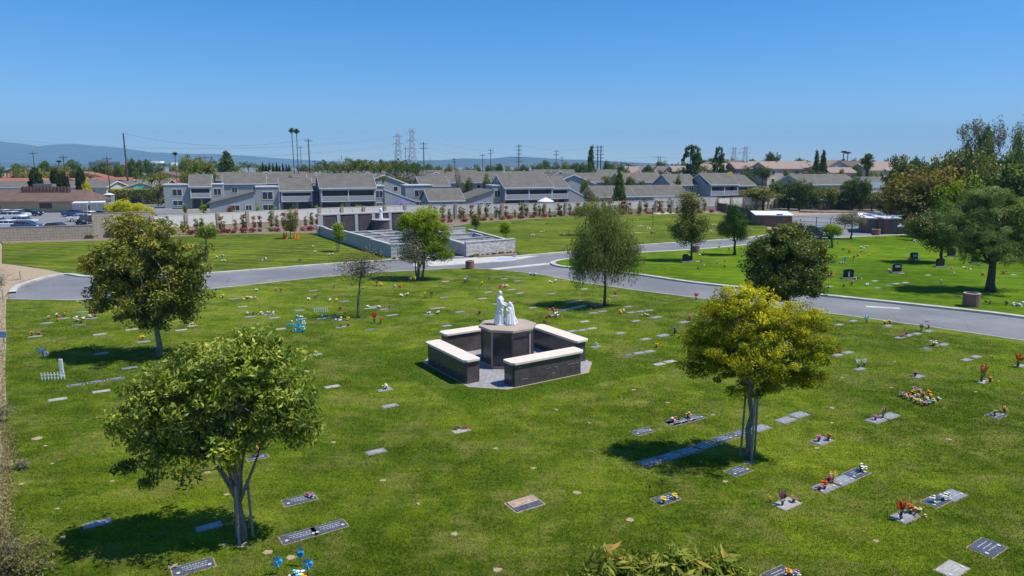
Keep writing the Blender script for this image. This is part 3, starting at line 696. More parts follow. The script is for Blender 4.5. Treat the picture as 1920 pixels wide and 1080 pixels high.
FL = [
(481,546,['white']),(518,545,['orange','pink']),(527,546,['red','brown']),(464,561,['white','yellow'],1.4,'wide'),(478,561,['cream','pink'],1.1,'wide'),(579,563,['white']),(592,558,['pink','brown']),(619,565,['yellow','white']),(631,565,['yellow']),(627,540,['brown','pink']),
(463,591,['white','brown']),(476,591,['brown']),(491,590,['pink','white'],1.2,'wide'),(505,590,['white','pink'],1.2,'wide'),(565,597,['white']),(560,596,['blue','white'],1.1,'wide'),(604,597,['blue','white'],.9),(638,582,['brown']),(648,588,['orange'],.8),(637,601,['white'],1.2,'wide'),(652,601,['yellow','red']),
(640,613,['pink','brown']),(653,612,['pink','brown']),(702,606,['red'],1.5,'spike'),(714,607,['red','orange'],1.1,'spike'),(690,577,['white'],.9),(711,577,['white'],.9),(731,579,['brown','pink']),(706,538,['orange','brown'],1.4,'spike'),(714,537,['orange','yellow'],1.3),(680,542,['yellow','orange']),(740,539,['white','brown'],1.0),(750,540,['orange','red'],1.4),
(770,530,['purple','white'],1.3,'spike'),(778,531,['yellow'],1.4,'spike'),(753,556,['white'],1.1),(763,555,['white'],1.1),(797,560,['brown','yellow'],1.2,'spike'),(809,558,['brown'],1.3,'spike'),(804,590,['white']),(822,588,['white']),(872,530,['white','pink'],1.4),(877,528,['white','cyan'],1.2,'spike'),(903,534,['orange','yellow']),(917,524,['brown','purple'],1.1),
(898,590,['brown','red'],1.2),(900,603,['pink','brown']),(995,517,['white','blue'],1.1),(1003,517,['white','blue'],1.1),(1032,531,['white'],1.1),(1041,530,['white','black'],1.1),(938,540,['pink','red'],1.4,'wide'),(947,539,['white','pink'],1.4,'wide'),(962,573,['purple','pink'],1.2),(1107,577,['pink','purple'],1.6,'wide'),(1037,583,['pink','red'],1.3,'wide'),
(1140,566,['yellow','red'],1.1),(1154,553,['red'],1.2),(1030,595,['red','cyan'],1.5,'wide'),(1044,594,['pink','white'],1.5,'wide'),(1020,606,['brown'],1.2,'wide'),(1163,589,['orange','yellow'],1.2),(1170,588,['white'],.9,'spike'),(1213,593,['cream','brown'],1.3,'wide'),(1293,600,['orange','pink'],1.4),(1231,652,['orange','yellow'],1.2),
(1305,563,['red'],1.5,'spike'),(1336,685,['cyan','pink'],1.4),(1118,649,['cyan','white'],1.0),(1262,792,['red','white'],1.1),(1290,784,['red','cream'],1.1),(1535,828,['pink','purple'],1.1),(1553,826,['orange','brown'],1.1),(1624,606,['white','cyan'],1.2,'spike'),(1659,608,['yellow'],1.2),(1668,607,['yellow'],1.2),
(1691,632,['red','pink'],1.2),(1699,629,['purple','black'],1.0),(1727,621,['brown','pink'],1.1,'spike'),(1741,616,['pink','purple'],1.1),(1750,648,['white'],1.6),(1760,652,['yellow','white'],.8,'wide'),(1575,662,['red','brown'],1.0),(1609,691,['white'],1.0,'spike'),(1620,688,['white'],1.0,'spike'),(1716,706,['purple','pink'],1.2),
(1908,688,['red','orange'],1.8,'spike'),(1840,716,['orange','brown'],1.9,'spike'),(1856,716,['orange','cream'],1.3,'wide'),(1641,788,['pink','purple'],1.0),(1655,784,['brown','cream'],1.1,'spike'),(1865,780,['purple','yellow'],1.0),(1883,773,['purple','yellow'],1.0),
(1546,917,['red','orange'],1.25),(1553,906,['purple','red'],1.0),(1561,905,['white','yellow'],.9,'spike'),(1537,920,['red','purple'],.7),(1614,885,['white'],1.3),(1467,948,['purple','brown'],1.1,'spike'),(1488,942,['pink','brown'],.9),(1444,943,['yellow'],.55,'spike'),
(1751,943,['white'],1.0),(1767,938,['white'],1.1),(1776,934,['white'],.8),(1689,975,['red','orange'],1.3,'spike'),(1707,962,['yellow','red'],1.1),(1718,966,['pink','cream'],1.0,'wide'),(1478,1082,['yellow','orange'],.85),(1492,1083,['white','purple'],.85),(1244,945,['yellow'],.9),(1265,937,['yellow'],.9),
(723,730,['cream','white'],1.2),(858,806,['brown','pink'],.8,'wide'),(874,805,['brown','red'],.8,'wide'),(485,857,['red','cream'],1.1,'spike'),(480,857,['cream','yellow'],.7),(577,932,['purple','orange'],.7),(584,934,['white','purple'],.7),
(60,630,['red','yellow'],1.0),(73,628,['orange','pink'],1.1),(108,603,['orange'],1.0),(145,603,['white'],1.6),(152,606,['red','brown'],1.0),(92,597,['pink','white'],.9),(107,595,['pink','white'],1.0),(121,593,['orange','brown'],1.1),(170,597,['white','purple'],.9),(178,595,['pink','brown'],1.0),(157,599,['white'],.9),
(268,637,['yellow'],1.2),(176,664,['yellow','brown'],1.3,'spike'),(150,568,['pink','cream'],1.0,'wide'),(184,573,['purple','blue'],1.0),(173,573,['blue','pink'],.8,'wide'),(203,569,['yellow'],1.2),(405,545,['blue'],.9),(418,559,['cream','orange'],1.2),(257,723,['pink','purple'],.8,'wide'),(290,657,['pink','white'],.9),
(319,657,['pink','brown'],.8),(360,609,['white'],.8,'wide'),(587,464,['white'],1.2),(591,474,['white'],1.2),(617,479,['white'],1.2),(624,478,['white'],1.0),(563,490,['brown'],.9),(495,487,['white','brown'],1.5,'wide'),(498,486,['brown','purple'],1.2,'wide'),(545,489,['brown','pink'],1.2,'wide'),(563,488,['brown'],1.1,'wide'),
(406,484,['white','brown'],1.2),(417,483,['brown','white'],1.2),(421,490,['white'],1.2,'wide'),(1312,480,['white'],1.2),(1320,479,['orange','brown'],1.6),(1314,492,['brown'],1.1),(1345,494,['pink','white'],1.2),(1359,490,['orange','white'],1.1),(1358,502,['black','brown'],1.2),(1320,503,['cream','white'],1.0,'spike'),
(1309,506,['black','brown'],1.1),(1348,465,['black'],1.0),(1367,469,['brown'],1.1),(1390,467,['yellow','orange'],1.9),(1553,519,['brown','pink'],1.7,'wide'),(1562,518,['yellow','orange'],1.5),(1553,541,['yellow'],1.5,'spike'),(1597,535,['pink','brown'],1.5),(1582,538,['black','brown'],1.1),(1570,458,['brown'],1.2),
(1592,475,['red'],1.6),(1608,481,['pink','orange'],1.7,'wide'),(1600,489,['brown','red'],1.3,'spike'),(1580,495,['white','pink'],1.4,'wide'),(1583,493,['cyan'],1.7,'spike'),(1582,469,['brown','black'],1.3,'wide'),(1608,524,['white','black'],1.3,'wide'),(1590,484,['yellow','orange'],1.0),
(1706,491,['yellow','orange'],1.8),(1713,491,['orange'],1.6),(1668,509,['white','pink'],1.4,'wide'),(1716,454,['white'],1.6,'wide'),(1726,460,['yellow','brown'],1.0),(1729,463,['yellow'],1.1,'wide'),(1749,459,['white','brown'],1.7),(1740,449,['brown','yellow'],1.2),(1746,449,['black','yellow'],1.2),(1683,445,['orange','red'],1.3),
(1690,444,['yellow'],1.0),(1650,447,['yellow','brown'],1.0),(1643,447,['brown'],1.0),(1659,448,['brown','black'],1.0),(1624,464,['white'],1.4),(1617,466,['white'],1.5,'wide'),(1617,472,['cream'],1.4,'wide'),(1629,480,['black','yellow'],1.2),(1626,536,['white'],1.2),(1765,531,['cream','brown'],1.3),(1811,505,['white','yellow'],1.6,'wide'),
(1842,517,['orange','brown'],1.3),(1882,514,['brown','red'],1.6,'wide'),(1807,495,['orange','brown'],2.0,'spike'),(1784,504,['pink'],1.1,'wide'),(1789,517,['white'],.9,'spike'),(1887,572,['brown'],1.3),(1855,571,['brown','black'],1.4,'wide'),(1912,573,['white'],1.6,'wide'),(1904,574,['white'],1.4,'wide'),
(1000,442,['white'],1.5,'wide'),(1018,436,['white'],1.6,'wide'),(1026,421,['black'],1.3),(1052,442,['orange','red'],1.3),(1058,441,['white'],1.2),(1200,426,['white'],1.6,'wide'),(1208,425,['white'],1.4,'wide'),(1214,429,['white'],1.7,'wide'),(1196,414,['white'],1.2),(1339,424,['white','pink'],1.9,'wide'),(1333,438,['white'],1.4,'spike'),(1409,432,['yellow'],1.2),
(1223,438,['black'],1.6,'wide'),(1000,516,['white'],.9,'wide'),(1350,458,['brown'],.9)]
for q in FL: bunch(*q)

# the heaped grave with a rim of flower bunches
for k,(x,y,c) in enumerate([(1691,744,['white','purple']),(1700,748,['pink','white']),(1708,752,['white','pink']),(1716,756,['yellow','white']),(1724,758,['white','yellow']),(1733,761,['pink','white']),(1741,760,['cyan','white']),(1750,757,['white','yellow']),(1758,752,['white','cyan']),
        (1711,741,['yellow','orange']),(1719,748,['white','yellow']),(1731,744,['pink','red']),(1724,739,['white','pink']),(1713,735,['white','purple']),(1744,748,['yellow','orange']),(1741,741,['yellow','orange']),(1703,744,['yellow','red']),(1737,752,['white','cream'])]):
    o = bunch(x,y,c,.95); o['label'] = f"{c[0]} and {c[1]} flowers on the grave heaped with flowers"; o['group'] = 'bunches heaped on one grave'

# white lattice fences, post, windmills, turquoise arrangement
def lattice(px, py, w, h, label, mat='white_paint', ang=None):
    c = W(px,py); r = empty('lattice_fence', c, ROWA if ang is None else math.radians(ang)); m = MB(); n = max(4, int(w/.14))
    for k in range(n+1):
        x = -w/2+w*k/n; m.box(x-.018,x+.018,-.01,.01,0,h); m.add([(x-.03,-.012,h),(x+.03,-.012,h),(x+.03,.012,h),(x-.03,.012,h),(x,0,h+.05)], [(0,1,4),(1,2,4),(2,3,4),(3,0,4),(3,2,1,0)])
    m.build('picket', MT[mat], r)
    m = MB()
    for z in (.3,.75): m.box(-w/2-.02,w/2+.02,.012,.03,h*z-.015,h*z+.02)
    m.build('rail', MT[mat], r)
    tag(r, label, 'lattice fence')
lattice(602,586,.95,.36,'low white picket lattice standing in the sunny lawn behind the bare young tree', ang=5)
lattice(100,712,1.05,.34,'low white picket lattice in the shade in front of the white post', ang=8)
c = W(117,706); m = MB(); m.box(-.09,.09,-.03,.03,0,.92); m.box(-.12,.12,-.05,.05,0,.06); o = m.build('grave_post', MT['white_paint'], bevel=.01); o.location = c
tag(o, 'plain white upright board at the end of the white lattice fence', 'post')
c = W(10,667); m = MB(); m.box(-.2,.2,-.015,.015,1.05,1.4); o = empty('blue_sign', c); m.build('sign_board', M('sign_blue', (.12,.25,.42), .5, .1, 5), o)
m = MB(); m.cyl(0,.03,-.05,1.4,.02,n=6); m.build('pole', MT['steel'], o)
tag(o, 'small blue sign on a thin pole at the sandy left edge', 'sign')
def windmill(px, py, h, cols, label, r=.16):
    c = W(px,py); o = empty('garden_windmill', c, random.uniform(-.4,.4))
    m = MB(); m.cyl(0,.02,-.03,h,.008,n=5); m.build('stick', MT['stem'], o)
    m = MB()
    for k in range(10):
        a = k*math.pi/5; b = a+.45; mi = k % len(cols)
        m.add([(0,0,h),(math.cos(a)*r,-.03,h+math.sin(a)*r),(math.cos(b)*r*.9,.02,h+math.sin(b)*r*.9),(0,.025,h)], [(0,1,2),(0,2,3)], mi)
    m.ball((0,-.03,h), .025, 6,4)
    m.build('wheel', [MT['fl_'+k] for k in cols], o)
    tag(o, label, 'windmill', 'windmills stuck in the lawn')
windmill(563,1062,.42,['cyan','blue'],'turquoise windmill rising above the flowers at the bottom edge, furthest from camera')
windmill(520,1078,.38,['cyan','blue'],'turquoise windmill standing alone left of the flowers at the bottom edge')
windmill(577,1082,.38,['cyan','blue'],'turquoise windmill right beside the orange flowers at the bottom edge')
windmill(81,690,.95,['blue','cyan','pink','yellow'],'blue pink and yellow windmill on a thin stick beside the white lattice', .3)
windmill(88,688,.78,['pink','yellow','cyan'],'pink and yellow windmill lower down beside the white lattice', .2)
windmill(1240,932,.55,['black'],'black pinwheel on a thin stick behind the yellow flowers', .05)
windmill(1217,940,.5,['black'],'black pinwheel on a thin stick left of the yellow flowers', .05)
bunch(560,1092,['cyan','white'],1.4); bunch(572,1098,['yellow','orange'],1.2); bunch(548,1088,['white','pink'],1.0,'wide'); bunch(548,1096,['brown','cream'],1.0,'wide')
c = W(560,622); o = empty('turquoise_wreath_stand', c, .1); m = MB(); rb = random.Random(2)
m.box(-.05,.05,-.03,.03,0,1.05); m.box(-.75,.1,-.03,.03,.42,.52); m.box(-.28,.28,-.04,.04,0,.08); m.build('cross_frame', MT['fl_cyan'], o)
m = MB()
for k in range(60): m.ball((rb.uniform(-.4,.4),rb.uniform(-.25,.25),rb.uniform(.08,.85)*(1 if k%3 else .5)), rb.uniform(.03,.065), 5,3, rb.choice((0,0,1,2)), .3, rb)
m.build('blooms', [MT['fl_cyan'],MT['fl_white'],MT['fl_cream']], o)
tag(o, 'large turquoise and white flower arrangement with a turquoise frame near the olive-brown tree', 'flower arrangement')
# dark vase by the yellow-green tree
c = W(1266,629); m = MB(); m.lathe([(.09,0),(.12,.1),(.1,.3),(.13,.42)],10); m.ball((0,0,.45),(.12,.12,.07),8,5); o = m.build('urn', MT['vase'], smooth=True); o.location = c
tag(o, 'dark grey urn standing beside the left side of the yellow-green tree', 'urn')

def grass_blades():
    rg = np.random.default_rng(3); n = 560000
    D = 15 + 47*rg.uniform(0,1,n)**1.7; X = (rg.uniform(-.78,.78,n))*(D*CP+H*SP)
    z = np.zeros(n); sx = 960+F*X/(D*CP+H*SP); sy = 540-F*(D*SP-H*CP)/(D*CP+H*SP)
    ok = (sx > 16+np.where(sy>820, 10*np.sin(sy*.03)+6, 0)) & (D < 28 + 34*rg.uniform(0,1,n)) & (sy > np.interp(sx,[0,170,400,640,885,1000,1100,1300,1580,1920,2300],[566,566,546,521,508,518,537,564,597,646,708]))
    for o in THINGS:
        if o['category'] == 'grave marker' and o.location.y < 50:
            a = o.rotation_euler.z; dx = X-o.location.x; dy = D-o.location.y
            u = dx*math.cos(a)+dy*math.sin(a); v = -dx*math.sin(a)+dy*math.cos(a)
            w, d = SIZES.get(o.name, (1.1,.76))
            ok &= ~((abs(u) < w/2-.005) & (abs(v) < d/2-.005))
    for (x,y,w) in PATCH:
        c = W(x,y); s = .36*w/F*(c[1]*CP+H*SP); ok &= ~((X-c[0])**2 + ((D-c[1])/.8)**2 < s*s*rg.uniform(.5,1.2,n))
    dx, dy = X+.24, D-35.85; u = dx*math.cos(.576)+dy*math.sin(.576); v = -dx*math.sin(.576)+dy*math.cos(.576)
    ok &= ~((abs(u) < 4.02) & (abs(v) < 4.02) & (abs(u)+abs(v) < 6.52))
    X, D = X[ok], D[ok]; n = len(X)
    h = rg.uniform(.028,.062,n); w = rg.uniform(.008,.017,n)*(D/20); a = rg.uniform(0,6.283,n); t = rg.uniform(0,6.283,n); k = rg.uniform(.2,1.0,n)*h
    ca, sa = np.cos(a)*w, np.sin(a)*w; v = np.zeros((n,3,3))
    v[:,0] = np.stack([X-ca,D-sa,np.zeros(n)-.004],1); v[:,1] = np.stack([X+ca,D+sa,np.zeros(n)-.004],1); v[:,2] = np.stack([X+np.cos(t)*k,D+np.sin(t)*k,h],1)
    me = bpy.data.meshes.new('grass'); me.vertices.add(3*n); me.vertices.foreach_set('co', v.astype(np.float32).ravel())
    me.loops.add(3*n); me.loops.foreach_set('vertex_index', np.arange(3*n,dtype=np.int32)); me.polygons.add(n); me.polygons.foreach_set('loop_start', np.arange(0,3*n,3,dtype=np.int32)); me.update(calc_edges=True)
    me.materials.append(MT['grass_blade']); o = bpy.data.objects.new('grass', me); COL.objects.link(o); tag(o, kind='stuff')
    o['label'] = 'short mown grass of the front lawn'
grass_blades()
# upright headstones
def headstone(px, py, w, h, label, plate=None, rot=8, top='serp'):
    c = W(px,py); r = empty('headstone', c, math.radians(rot))
    m = MB(); m.box(-w/2-.18,w/2+.18,-.22,.22,-.05,.14); m.build('plinth', MT['slab_grey'], r, bevel=.01)
    m = MB(); prof = [(-w/2,.14),(w/2,.14),(w/2,h*.88)] + [(w/2*math.cos(t), h*.88+h*.12*math.sin(t)) for t in (math.pi*.3,math.pi*.5,math.pi*.7)] + [(-w/2,h*.88)]
    m.extr_v(prof, -.09, .09); m.build('stone', MT['black_granite'], r, bevel=.01)
    if plate:
        m = MB()
        if plate == 'white': m.box(-w*.3,w*.3,-.096,-.088,h*.62,h*.82)
        if plate == 'blue': m.box(-w*.2,w*.35,-.096,-.088,h*.45,h*.8)
        if plate == 'figure': m.extr_v([(-.05,h*.25),(.06,h*.25),(.07,h*.55),(.03,h*.8),(-.04,h*.75)], -.096, -.088)
        m.build('plaque', MT['engrave'] if plate != 'blue' else MT['fl_cyan'], r)
        m = MB()
        for k in range(3): m.box(-w*.25,w*.22,-.0975,-.0965,h*(.64+.05*k),h*(.655+.05*k))
        m.build('inscription', MT['slab_dark'], r)
    tag(r, label, 'headstone', 'black upright headstones in the right lawn')
headstone(1590,523,1.0,.95,'black upright headstone with a pale figure carving, nearest the dark round tree','figure')
headstone(1681,512,.9,.95,'black upright headstone with a white plaque above a grey plinth','white')
headstone(1713,488,.9,.9,'black upright headstone with a pale blue plaque behind orange flowers','blue')
headstone(1762,501,.9,.95,'plain black upright headstone in front of the dark tree trunk')
headstone(1783,482,1.0,1.1,'black upright headstone behind the big pine')
headstone(1830,493,1.2,.5,'low black headstone under the crown of the big pine')
headstone(1285,492,.7,.95,'black upright headstone at the foot of the tall two-lobed tree',rot=20)
headstone(1294,491,.5,.7,'smaller black headstone at the foot of the tall two-lobed tree',rot=20)

# red aggregate litter bins
def bin_(px, py, r, h, label, lid=False):
    c = W(px,py); o = empty('litter_bin', c)
    m = MB(); m.lathe([(r*.96,0),(r,.03),(r,h-.03),(r*.97,h)], 20); m.build('body', MT['aggregate'], o)
    m = MB(); m.lathe([(r*1.02,h-.06),(r*1.04,h),(r*.8,h+.015)], 20); m.build('rim', MT['trim_stone'], o)
    m = MB(); m.cyl(0,0,h+.006,h+.02,r*.72,n=16); m.build('opening', MT['rubber'], o)
    tag(o, label, 'litter bin', 'round red-brown bins by the road')
bin_(1820,574,.56,1.02,'largest red-brown round concrete bin beside the right road')
bin_(881,504,.46,.85,'red-brown round bin at the road junction')
bin_(1303,473,.55,.85,'red-brown round bin behind the tall two-lobed tree')
bin_(1642,441,.62,.95,'red-brown round bin in front of the orange shed')
# cones round the young tree
for k,(x,y) in enumerate([(533,447),(537.5,448),(553,447),(558,448)]):
    c = W(x,y); o = empty('traffic_cone', c); m = MB(); m.box(-.22,.22,-.22,.22,0,.05); m.build('base', MT['cone'], o)
    m = MB(); m.lathe([(.2,.05),(.05,.95)], 12); m.build('cone_body', MT['cone'], o)
    tag(o, 'orange traffic cone at the foot of the young tree on the back lawn', 'traffic cone', 'orange cones round the young tree')
# white pipe stakes and chain post by the road end
for (x,y,h,l) in [(39,523,.75,'short wooden chain post in the sand beside the road end'),(7,566,.9,'short leaning wooden post at the lawn corner by the road end')]:
    m = MB(); m.cyl(0,0,-.05,h,.06,n=8); o = m.build('wooden_post', MT['cap2']); o.location = W(x,y); tag(o, l, 'post')
m = MB(); a = Vector(W(39,523,.6)); b = Vector(W(-20,512,.6)); m.tube([a.lerp(b,t/8)-Vector((0,0,.35*math.sin(math.pi*t/8))) for t in range(9)], [.02]*9, 4)
tag(m.build('chain', MT['wire']), 'sagging chain hung from the wooden post by the road end', 'chain')

# dry weeds and straw along the sandy edges: one uncountable mass
rg = np.random.default_rng(8); pts = []
for (x0,y0,x1,y1,wd_,n) in [(4,560,6,800,7,2500),(8,800,20,860,16,2200),(10,860,12,1000,14,2600),(0,1000,30,1090,30,2500),(0,500,60,545,12,700),(20,440,10,500,6,500)]:
    for k in range(n):
        t = rg.random(); pts.append(W(x0+(x1-x0)*t+rg.normal()*wd_*.6, y0+(y1-y0)*t+rg.normal()*3))
pts = np.array(pts); pts[:,2] = rg.uniform(-.03,.07,len(pts))
o = leaf_obj('dry_weeds', pts, .10, .022, rg, L['scrub'], None, None, .1, -.8); o['label'] = 'dry weeds along the sandy edge'; o['kind'] = 'stuff'
# ------------------------------------------------------------------ octagonal memorial
MC = (-.24, 35.85); MR = math.radians(33)
root = empty('octagonal_memorial', (MC[0],MC[1],0), MR)
def octo(a, c):   # square half size a with corners cut at c
    return [(a,-c),(a,c),(c,a),(-c,a),(-a,c),(-a,-c),(-c,-a),(c,-a)]
m = MB(); m.prism(octo(3.86,2.5), -.1, .012); m.build('paving_edge', MT['trim_stone'], root)
m = MB(); m.prism(octo(3.72,2.42), .0, .018); m.build('paving', MT['paver'], root)
# central plinth: regular octagon
def regoct(r, off=math.pi/8): return [(r*math.cos(off+k*math.pi/4), r*math.sin(off+k*math.pi/4)) for k in range(8)]
m = MB(); m.prism(regoct(1.46), .018, .16); m.build('plinth_base', MT['trim_stone'], root)
m = MB(); m.prism(regoct(1.40), .16, 2.0)
m.build('plinth', MT['granite'], root)
for k in range(8):
    a = math.pi/8 + k*math.pi/4; mm = MB(); x, y = 1.405*math.cos(a), 1.405*math.sin(a)
    mm.obox(x, y, .16, 2.0, .09, .09, a+.0); mm.build('corner_post', MT['trim_stone'] if k % 2 == 0 else MT['granite_plain'], root)
m = MB(); m.prism(regoct(1.58), 2.0, 2.14); m.build('plinth_cap', MT['cap2'], root, bevel=.02)
for k in range(4):
    a = k*math.pi/2
    r = empty('niche_wall', (0,0,0), a); r.parent = root
    yo, yi, hl = -3.80, -3.07, 2.12
    c_ = .10
    body = [(-hl,yi+.06),(-hl,yo+c_),(-hl+c_,yo),(hl-c_,yo),(hl,yo+c_),(hl,yi+.06),(hl-.06,yi),(-hl+.06,yi)]
    m = MB(); m.prism(body, .01, .12); m.build('footing', MT['granite_plain'], r)
    m = MB(); m.prism([(x*.997,y*.997) for x,y in body], .12, 1.12); m.build('niches', MT['granite'], r)
    m = MB(); cc = .17; e = .10
    m.prism([(-hl-e,yi+e-cc*.6),(-hl-e,yo-e+cc),(-hl-e+cc,yo-e),(hl+e-cc,yo-e),(hl+e,yo-e+cc),(hl+e,yi+e-cc*.6),(hl+e-cc*.6,yi+e),(-hl-e+cc*.6,yi+e)], 1.12, 1.25)
    m.build('wall_cap', MT['cap'], r, bevel=.02)
    rb = random.Random(k); m = MB()     # bronze name lines and a few white cards on the niche fronts
    for q in range(12):
        x = rb.uniform(-2,1.8); z = .12 + .305*rb.randrange(0,3) + .2
        m.box(x,x+.2,yo-.006,yo,z,z+.022)
    m.build('lettering', MT['trim_stone'], r)
for k, (face, t, z, w, h, mt) in enumerate([(5,-.35,1.55,.3,.3,'cap2'),(5,.1,1.3,.35,.4,'cap2')]): pass
tag(root, 'dark granite octagonal columbarium with four low niche walls capped in pale stone', 'columbarium')

# statue of a standing robed man and a shorter kneeling robed figure
def figure(name, parent, build, loc, rz, vox=.016):
    m = MB(); build(m); o = m.build(name, MT['marble'], parent, smooth=True); o.location = loc; o.rotation_euler = (0,0,rz)
    md = o.modifiers.new('remesh','REMESH'); md.mode = 'VOXEL'; md.voxel_size = vox; md.use_smooth_shade = True
    s = o.modifiers.new('smooth','SMOOTH'); s.iterations = 3; s.factor = .5
    return o
def standing(m):
    m.lathe([(.27,0),(.26,.08),(.235,.4),(.20,.75),(.185,.98),(.20,1.15),(.215,1.30),(.19,1.42),(.10,1.50),(.06,1.53)], 40, fold=.085, nf=11)
    m.lathe([(.30,0),(.27,.25),(.23,.6)], 36, c=(-.06,.02), fold=.12, nf=8, ph=1)          # trailing hem
    m.tube([(0,0,1.46),(.015,0,1.60)],[.065,.055],10)
    m.ball((.03,0,1.68),(.088,.078,.115),16,10)                                           # head, tipped towards the kneeler
    m.ball((-.015,0,1.69),(.10,.092,.12),14,9); m.ball((-.05,0,1.60),(.075,.085,.12),12,8)   # hair
    m.ball((.075,0,1.60),(.045,.05,.07),10,7); m.ball((.115,0,1.675),(.018,.014,.028),7,5)   # beard, nose
    for s in (-1,1): m.ball((.09,s*.03,1.69),(.012,.014,.010),6,4); m.ball((.03,s*.082,1.67),(.014,.012,.025),6,4)
    for s,(e1,e2) in ((-1,((.12,-.19,1.10),(.34,-.13,1.02))),(1,((.14,.17,1.12),(.36,.08,1.08)))):
        m.tube([(0,s*.17,1.38),(.03,s*.21,1.24),e1,e2],[.075,.078,.075,.055],10)            # sleeves
        m.tube([e1,(e1[0]+.04,e1[1],e1[2]-.22)],[.07,.03],8)                               # hanging cuff
        m.tube([e2,(e2[0]+.05,e2[1],e2[2]-.01)],[.032,.028],8)
        for f in range(4): m.tube([(e2[0]+.05,e2[1]+(f-1.5)*.016,e2[2]-.01),(e2[0]+.10-.008*abs(f-1.5),e2[1]+(f-1.5)*.018,e2[2]-.03),(e2[0]+.125-.01*abs(f-1.5),e2[1]+(f-1.5)*.018,e2[2]-.055)],[.011,.010,.008],6)
        m.tube([(e2[0]+.04,e2[1]-s*.03,e2[2]),(e2[0]+.075,e2[1]-s*.055,e2[2]-.02)],[.012,.009],6)
    m.tube([(-.14,.15,1.40),(-.1,-.1,1.15),(.1,-.2,.8),(.16,-.16,.45)],[.05,.06,.06,.04],8)    # mantle fold
    for k in range(5): m.tube([(.16-.05*k,-.15-.02*k,1.0-.06*k),(.14-.06*k,-.2,.5),(.16-.07*k,-.23,.05)],[.022,.03,.034],6)
def kneeling(m):
    m.lathe([(.28,0),(.29,.06),(.26,.25),(.215,.5),(.19,.72),(.175,.86),(.12,.94),(.05,.97)], 36, fold=.09, nf=10, ph=.6)
    m.lathe([(.26,0),(.24,.12),(.15,.34),(.03,.46)], 28, c=(.24,.03), fold=.12, nf=7)          # robe over the bent legs behind
    m.tube([(0,0,.92),(-.02,0,1.02)],[.055,.05],10)
    m.ball((-.03,0,1.10),(.082,.074,.10),14,9); m.ball((.0,0,1.115),(.098,.09,.115),14,9)
    m.tube([(.02,0,1.14),(.09,0,1.0),(.14,0,.78),(.18,0,.45),(.26,0,.2)],[.09,.125,.14,.14,.12],12)   # veil down the back
    m.ball((-.112,0,1.09),(.014,.012,.02),6,4)
    for s in (-1,1):
        m.tube([(0,s*.14,.86),(-.06,s*.18,.72),(-.17,s*.11,.74),(-.23,s*.03,.86)],[.06,.058,.045,.026],8)
        for f in range(4): m.tube([(-.23,s*.02,.86-.012*f),(-.25+.004*f,s*.012,.91-.012*f),(-.255+.004*f,s*.008,.95-.014*f)],[.011,.010,.008],6)
        m.tube([(-.22,s*.025,.85),(-.2,s*.02,.90)],[.012,.009],6)
    for k in range(5): m.tube([(-.14+.06*k,-.16,.7),(-.17+.08*k,-.22,.35),(-.2+.1*k,-.27,.03)],[.02,.026,.03],6)
    m.tube([(.38,-.08,0),(.36,-.1,.22),(.30,-.08,.36)],[.09,.07,.03],8)
sroot = empty('statue', (MC[0]-.12,MC[1]-.1,2.14), math.radians(4))
m = MB(); m.prism([(-.52,-.30),(.62,-.32),(.70,.25),(.2,.38),(-.5,.32)], 0, .05); m.build('base', MT['marble'], sroot, bevel=.02)
figure('standing_figure', sroot, standing, (-.30,.02,.04), math.radians(-6))
figure('kneeling_figure', sroot, kneeling, (.26,-.06,.04), math.radians(8))
sroot.scale = (.9,.9,1.0)
tag(sroot, 'white marble statue of a robed bearded man reaching to a kneeling veiled figure', 'statue')

# ------------------------------------------------------------------ garden columbarium at the back
gc = empty('garden_columbarium', W(780,455))
inv = Vector(W(780,455))
def seg(name, p0, p1, h, th, mat, capmat='cap_grey', z0=-.05, ch=.12, over=.05, h1=None):
    a = Vector(W(*p0)); b = Vector(W(*p1)); a -= inv; b -= inv
    ang = math.atan2(b.y-a.y, b.x-a.x); L_ = (b-a).length
    r = empty(name, (a.x,a.y,0), ang); r.parent = gc
    m = MB(); m.box(0,L_,-th/2,th/2,z0,h); m.build('wall', MT[mat], r)
    m = MB(); m.box(-over,L_+over,-th/2-over,th/2+over,h,h+ch); m.build('coping', MT[capmat], r)
    return r
# tall back wall of niches
A = (602,440); B = (762,431)
a = Vector(W(*A)); b = Vector(W(*B)); ang = math.atan2(b.y-a.y,b.x-a.x); L_ = (b-a).length
bw = empty('niche_wall', (a.x-inv.x,a.y-inv.y,0), ang); bw.parent = gc
m = MB(); m.box(0,L_,0,.9,-.05,3.0); m.build('wall', MT['niche'], bw)
m = MB(); m.box(-.15,L_+.15,-.15,1.05,3.0,3.2); m.build('coping', MT['cap_grey'], bw)
n = 5
for k in range(n+1):
    x = L_*k/n; w = .4 if k == 0 else .26
    m = MB(); m.box(x-w,x+w,-.12,0,-.05,3.0); m.build('pillar', MT['stucco'], bw)
for k in range(n):
    m = MB(); m.box(L_*k/n+.5,L_*(k+1)/n-.4,-.05,0,.25,2.85); m.build('niche_panel', MT['niche'], bw)
pc = Vector(W(715,435)) - inv
m = MB(); m.cyl(pc.x,pc.y,0,1.95,1.35,n=24); m.build('round_plinth', MT['niche'], gc)
m = MB(); m.cyl(pc.x,pc.y,1.95,2.1,1.5,n=24); m.build('plinth_cap', MT['cap_grey'], gc)
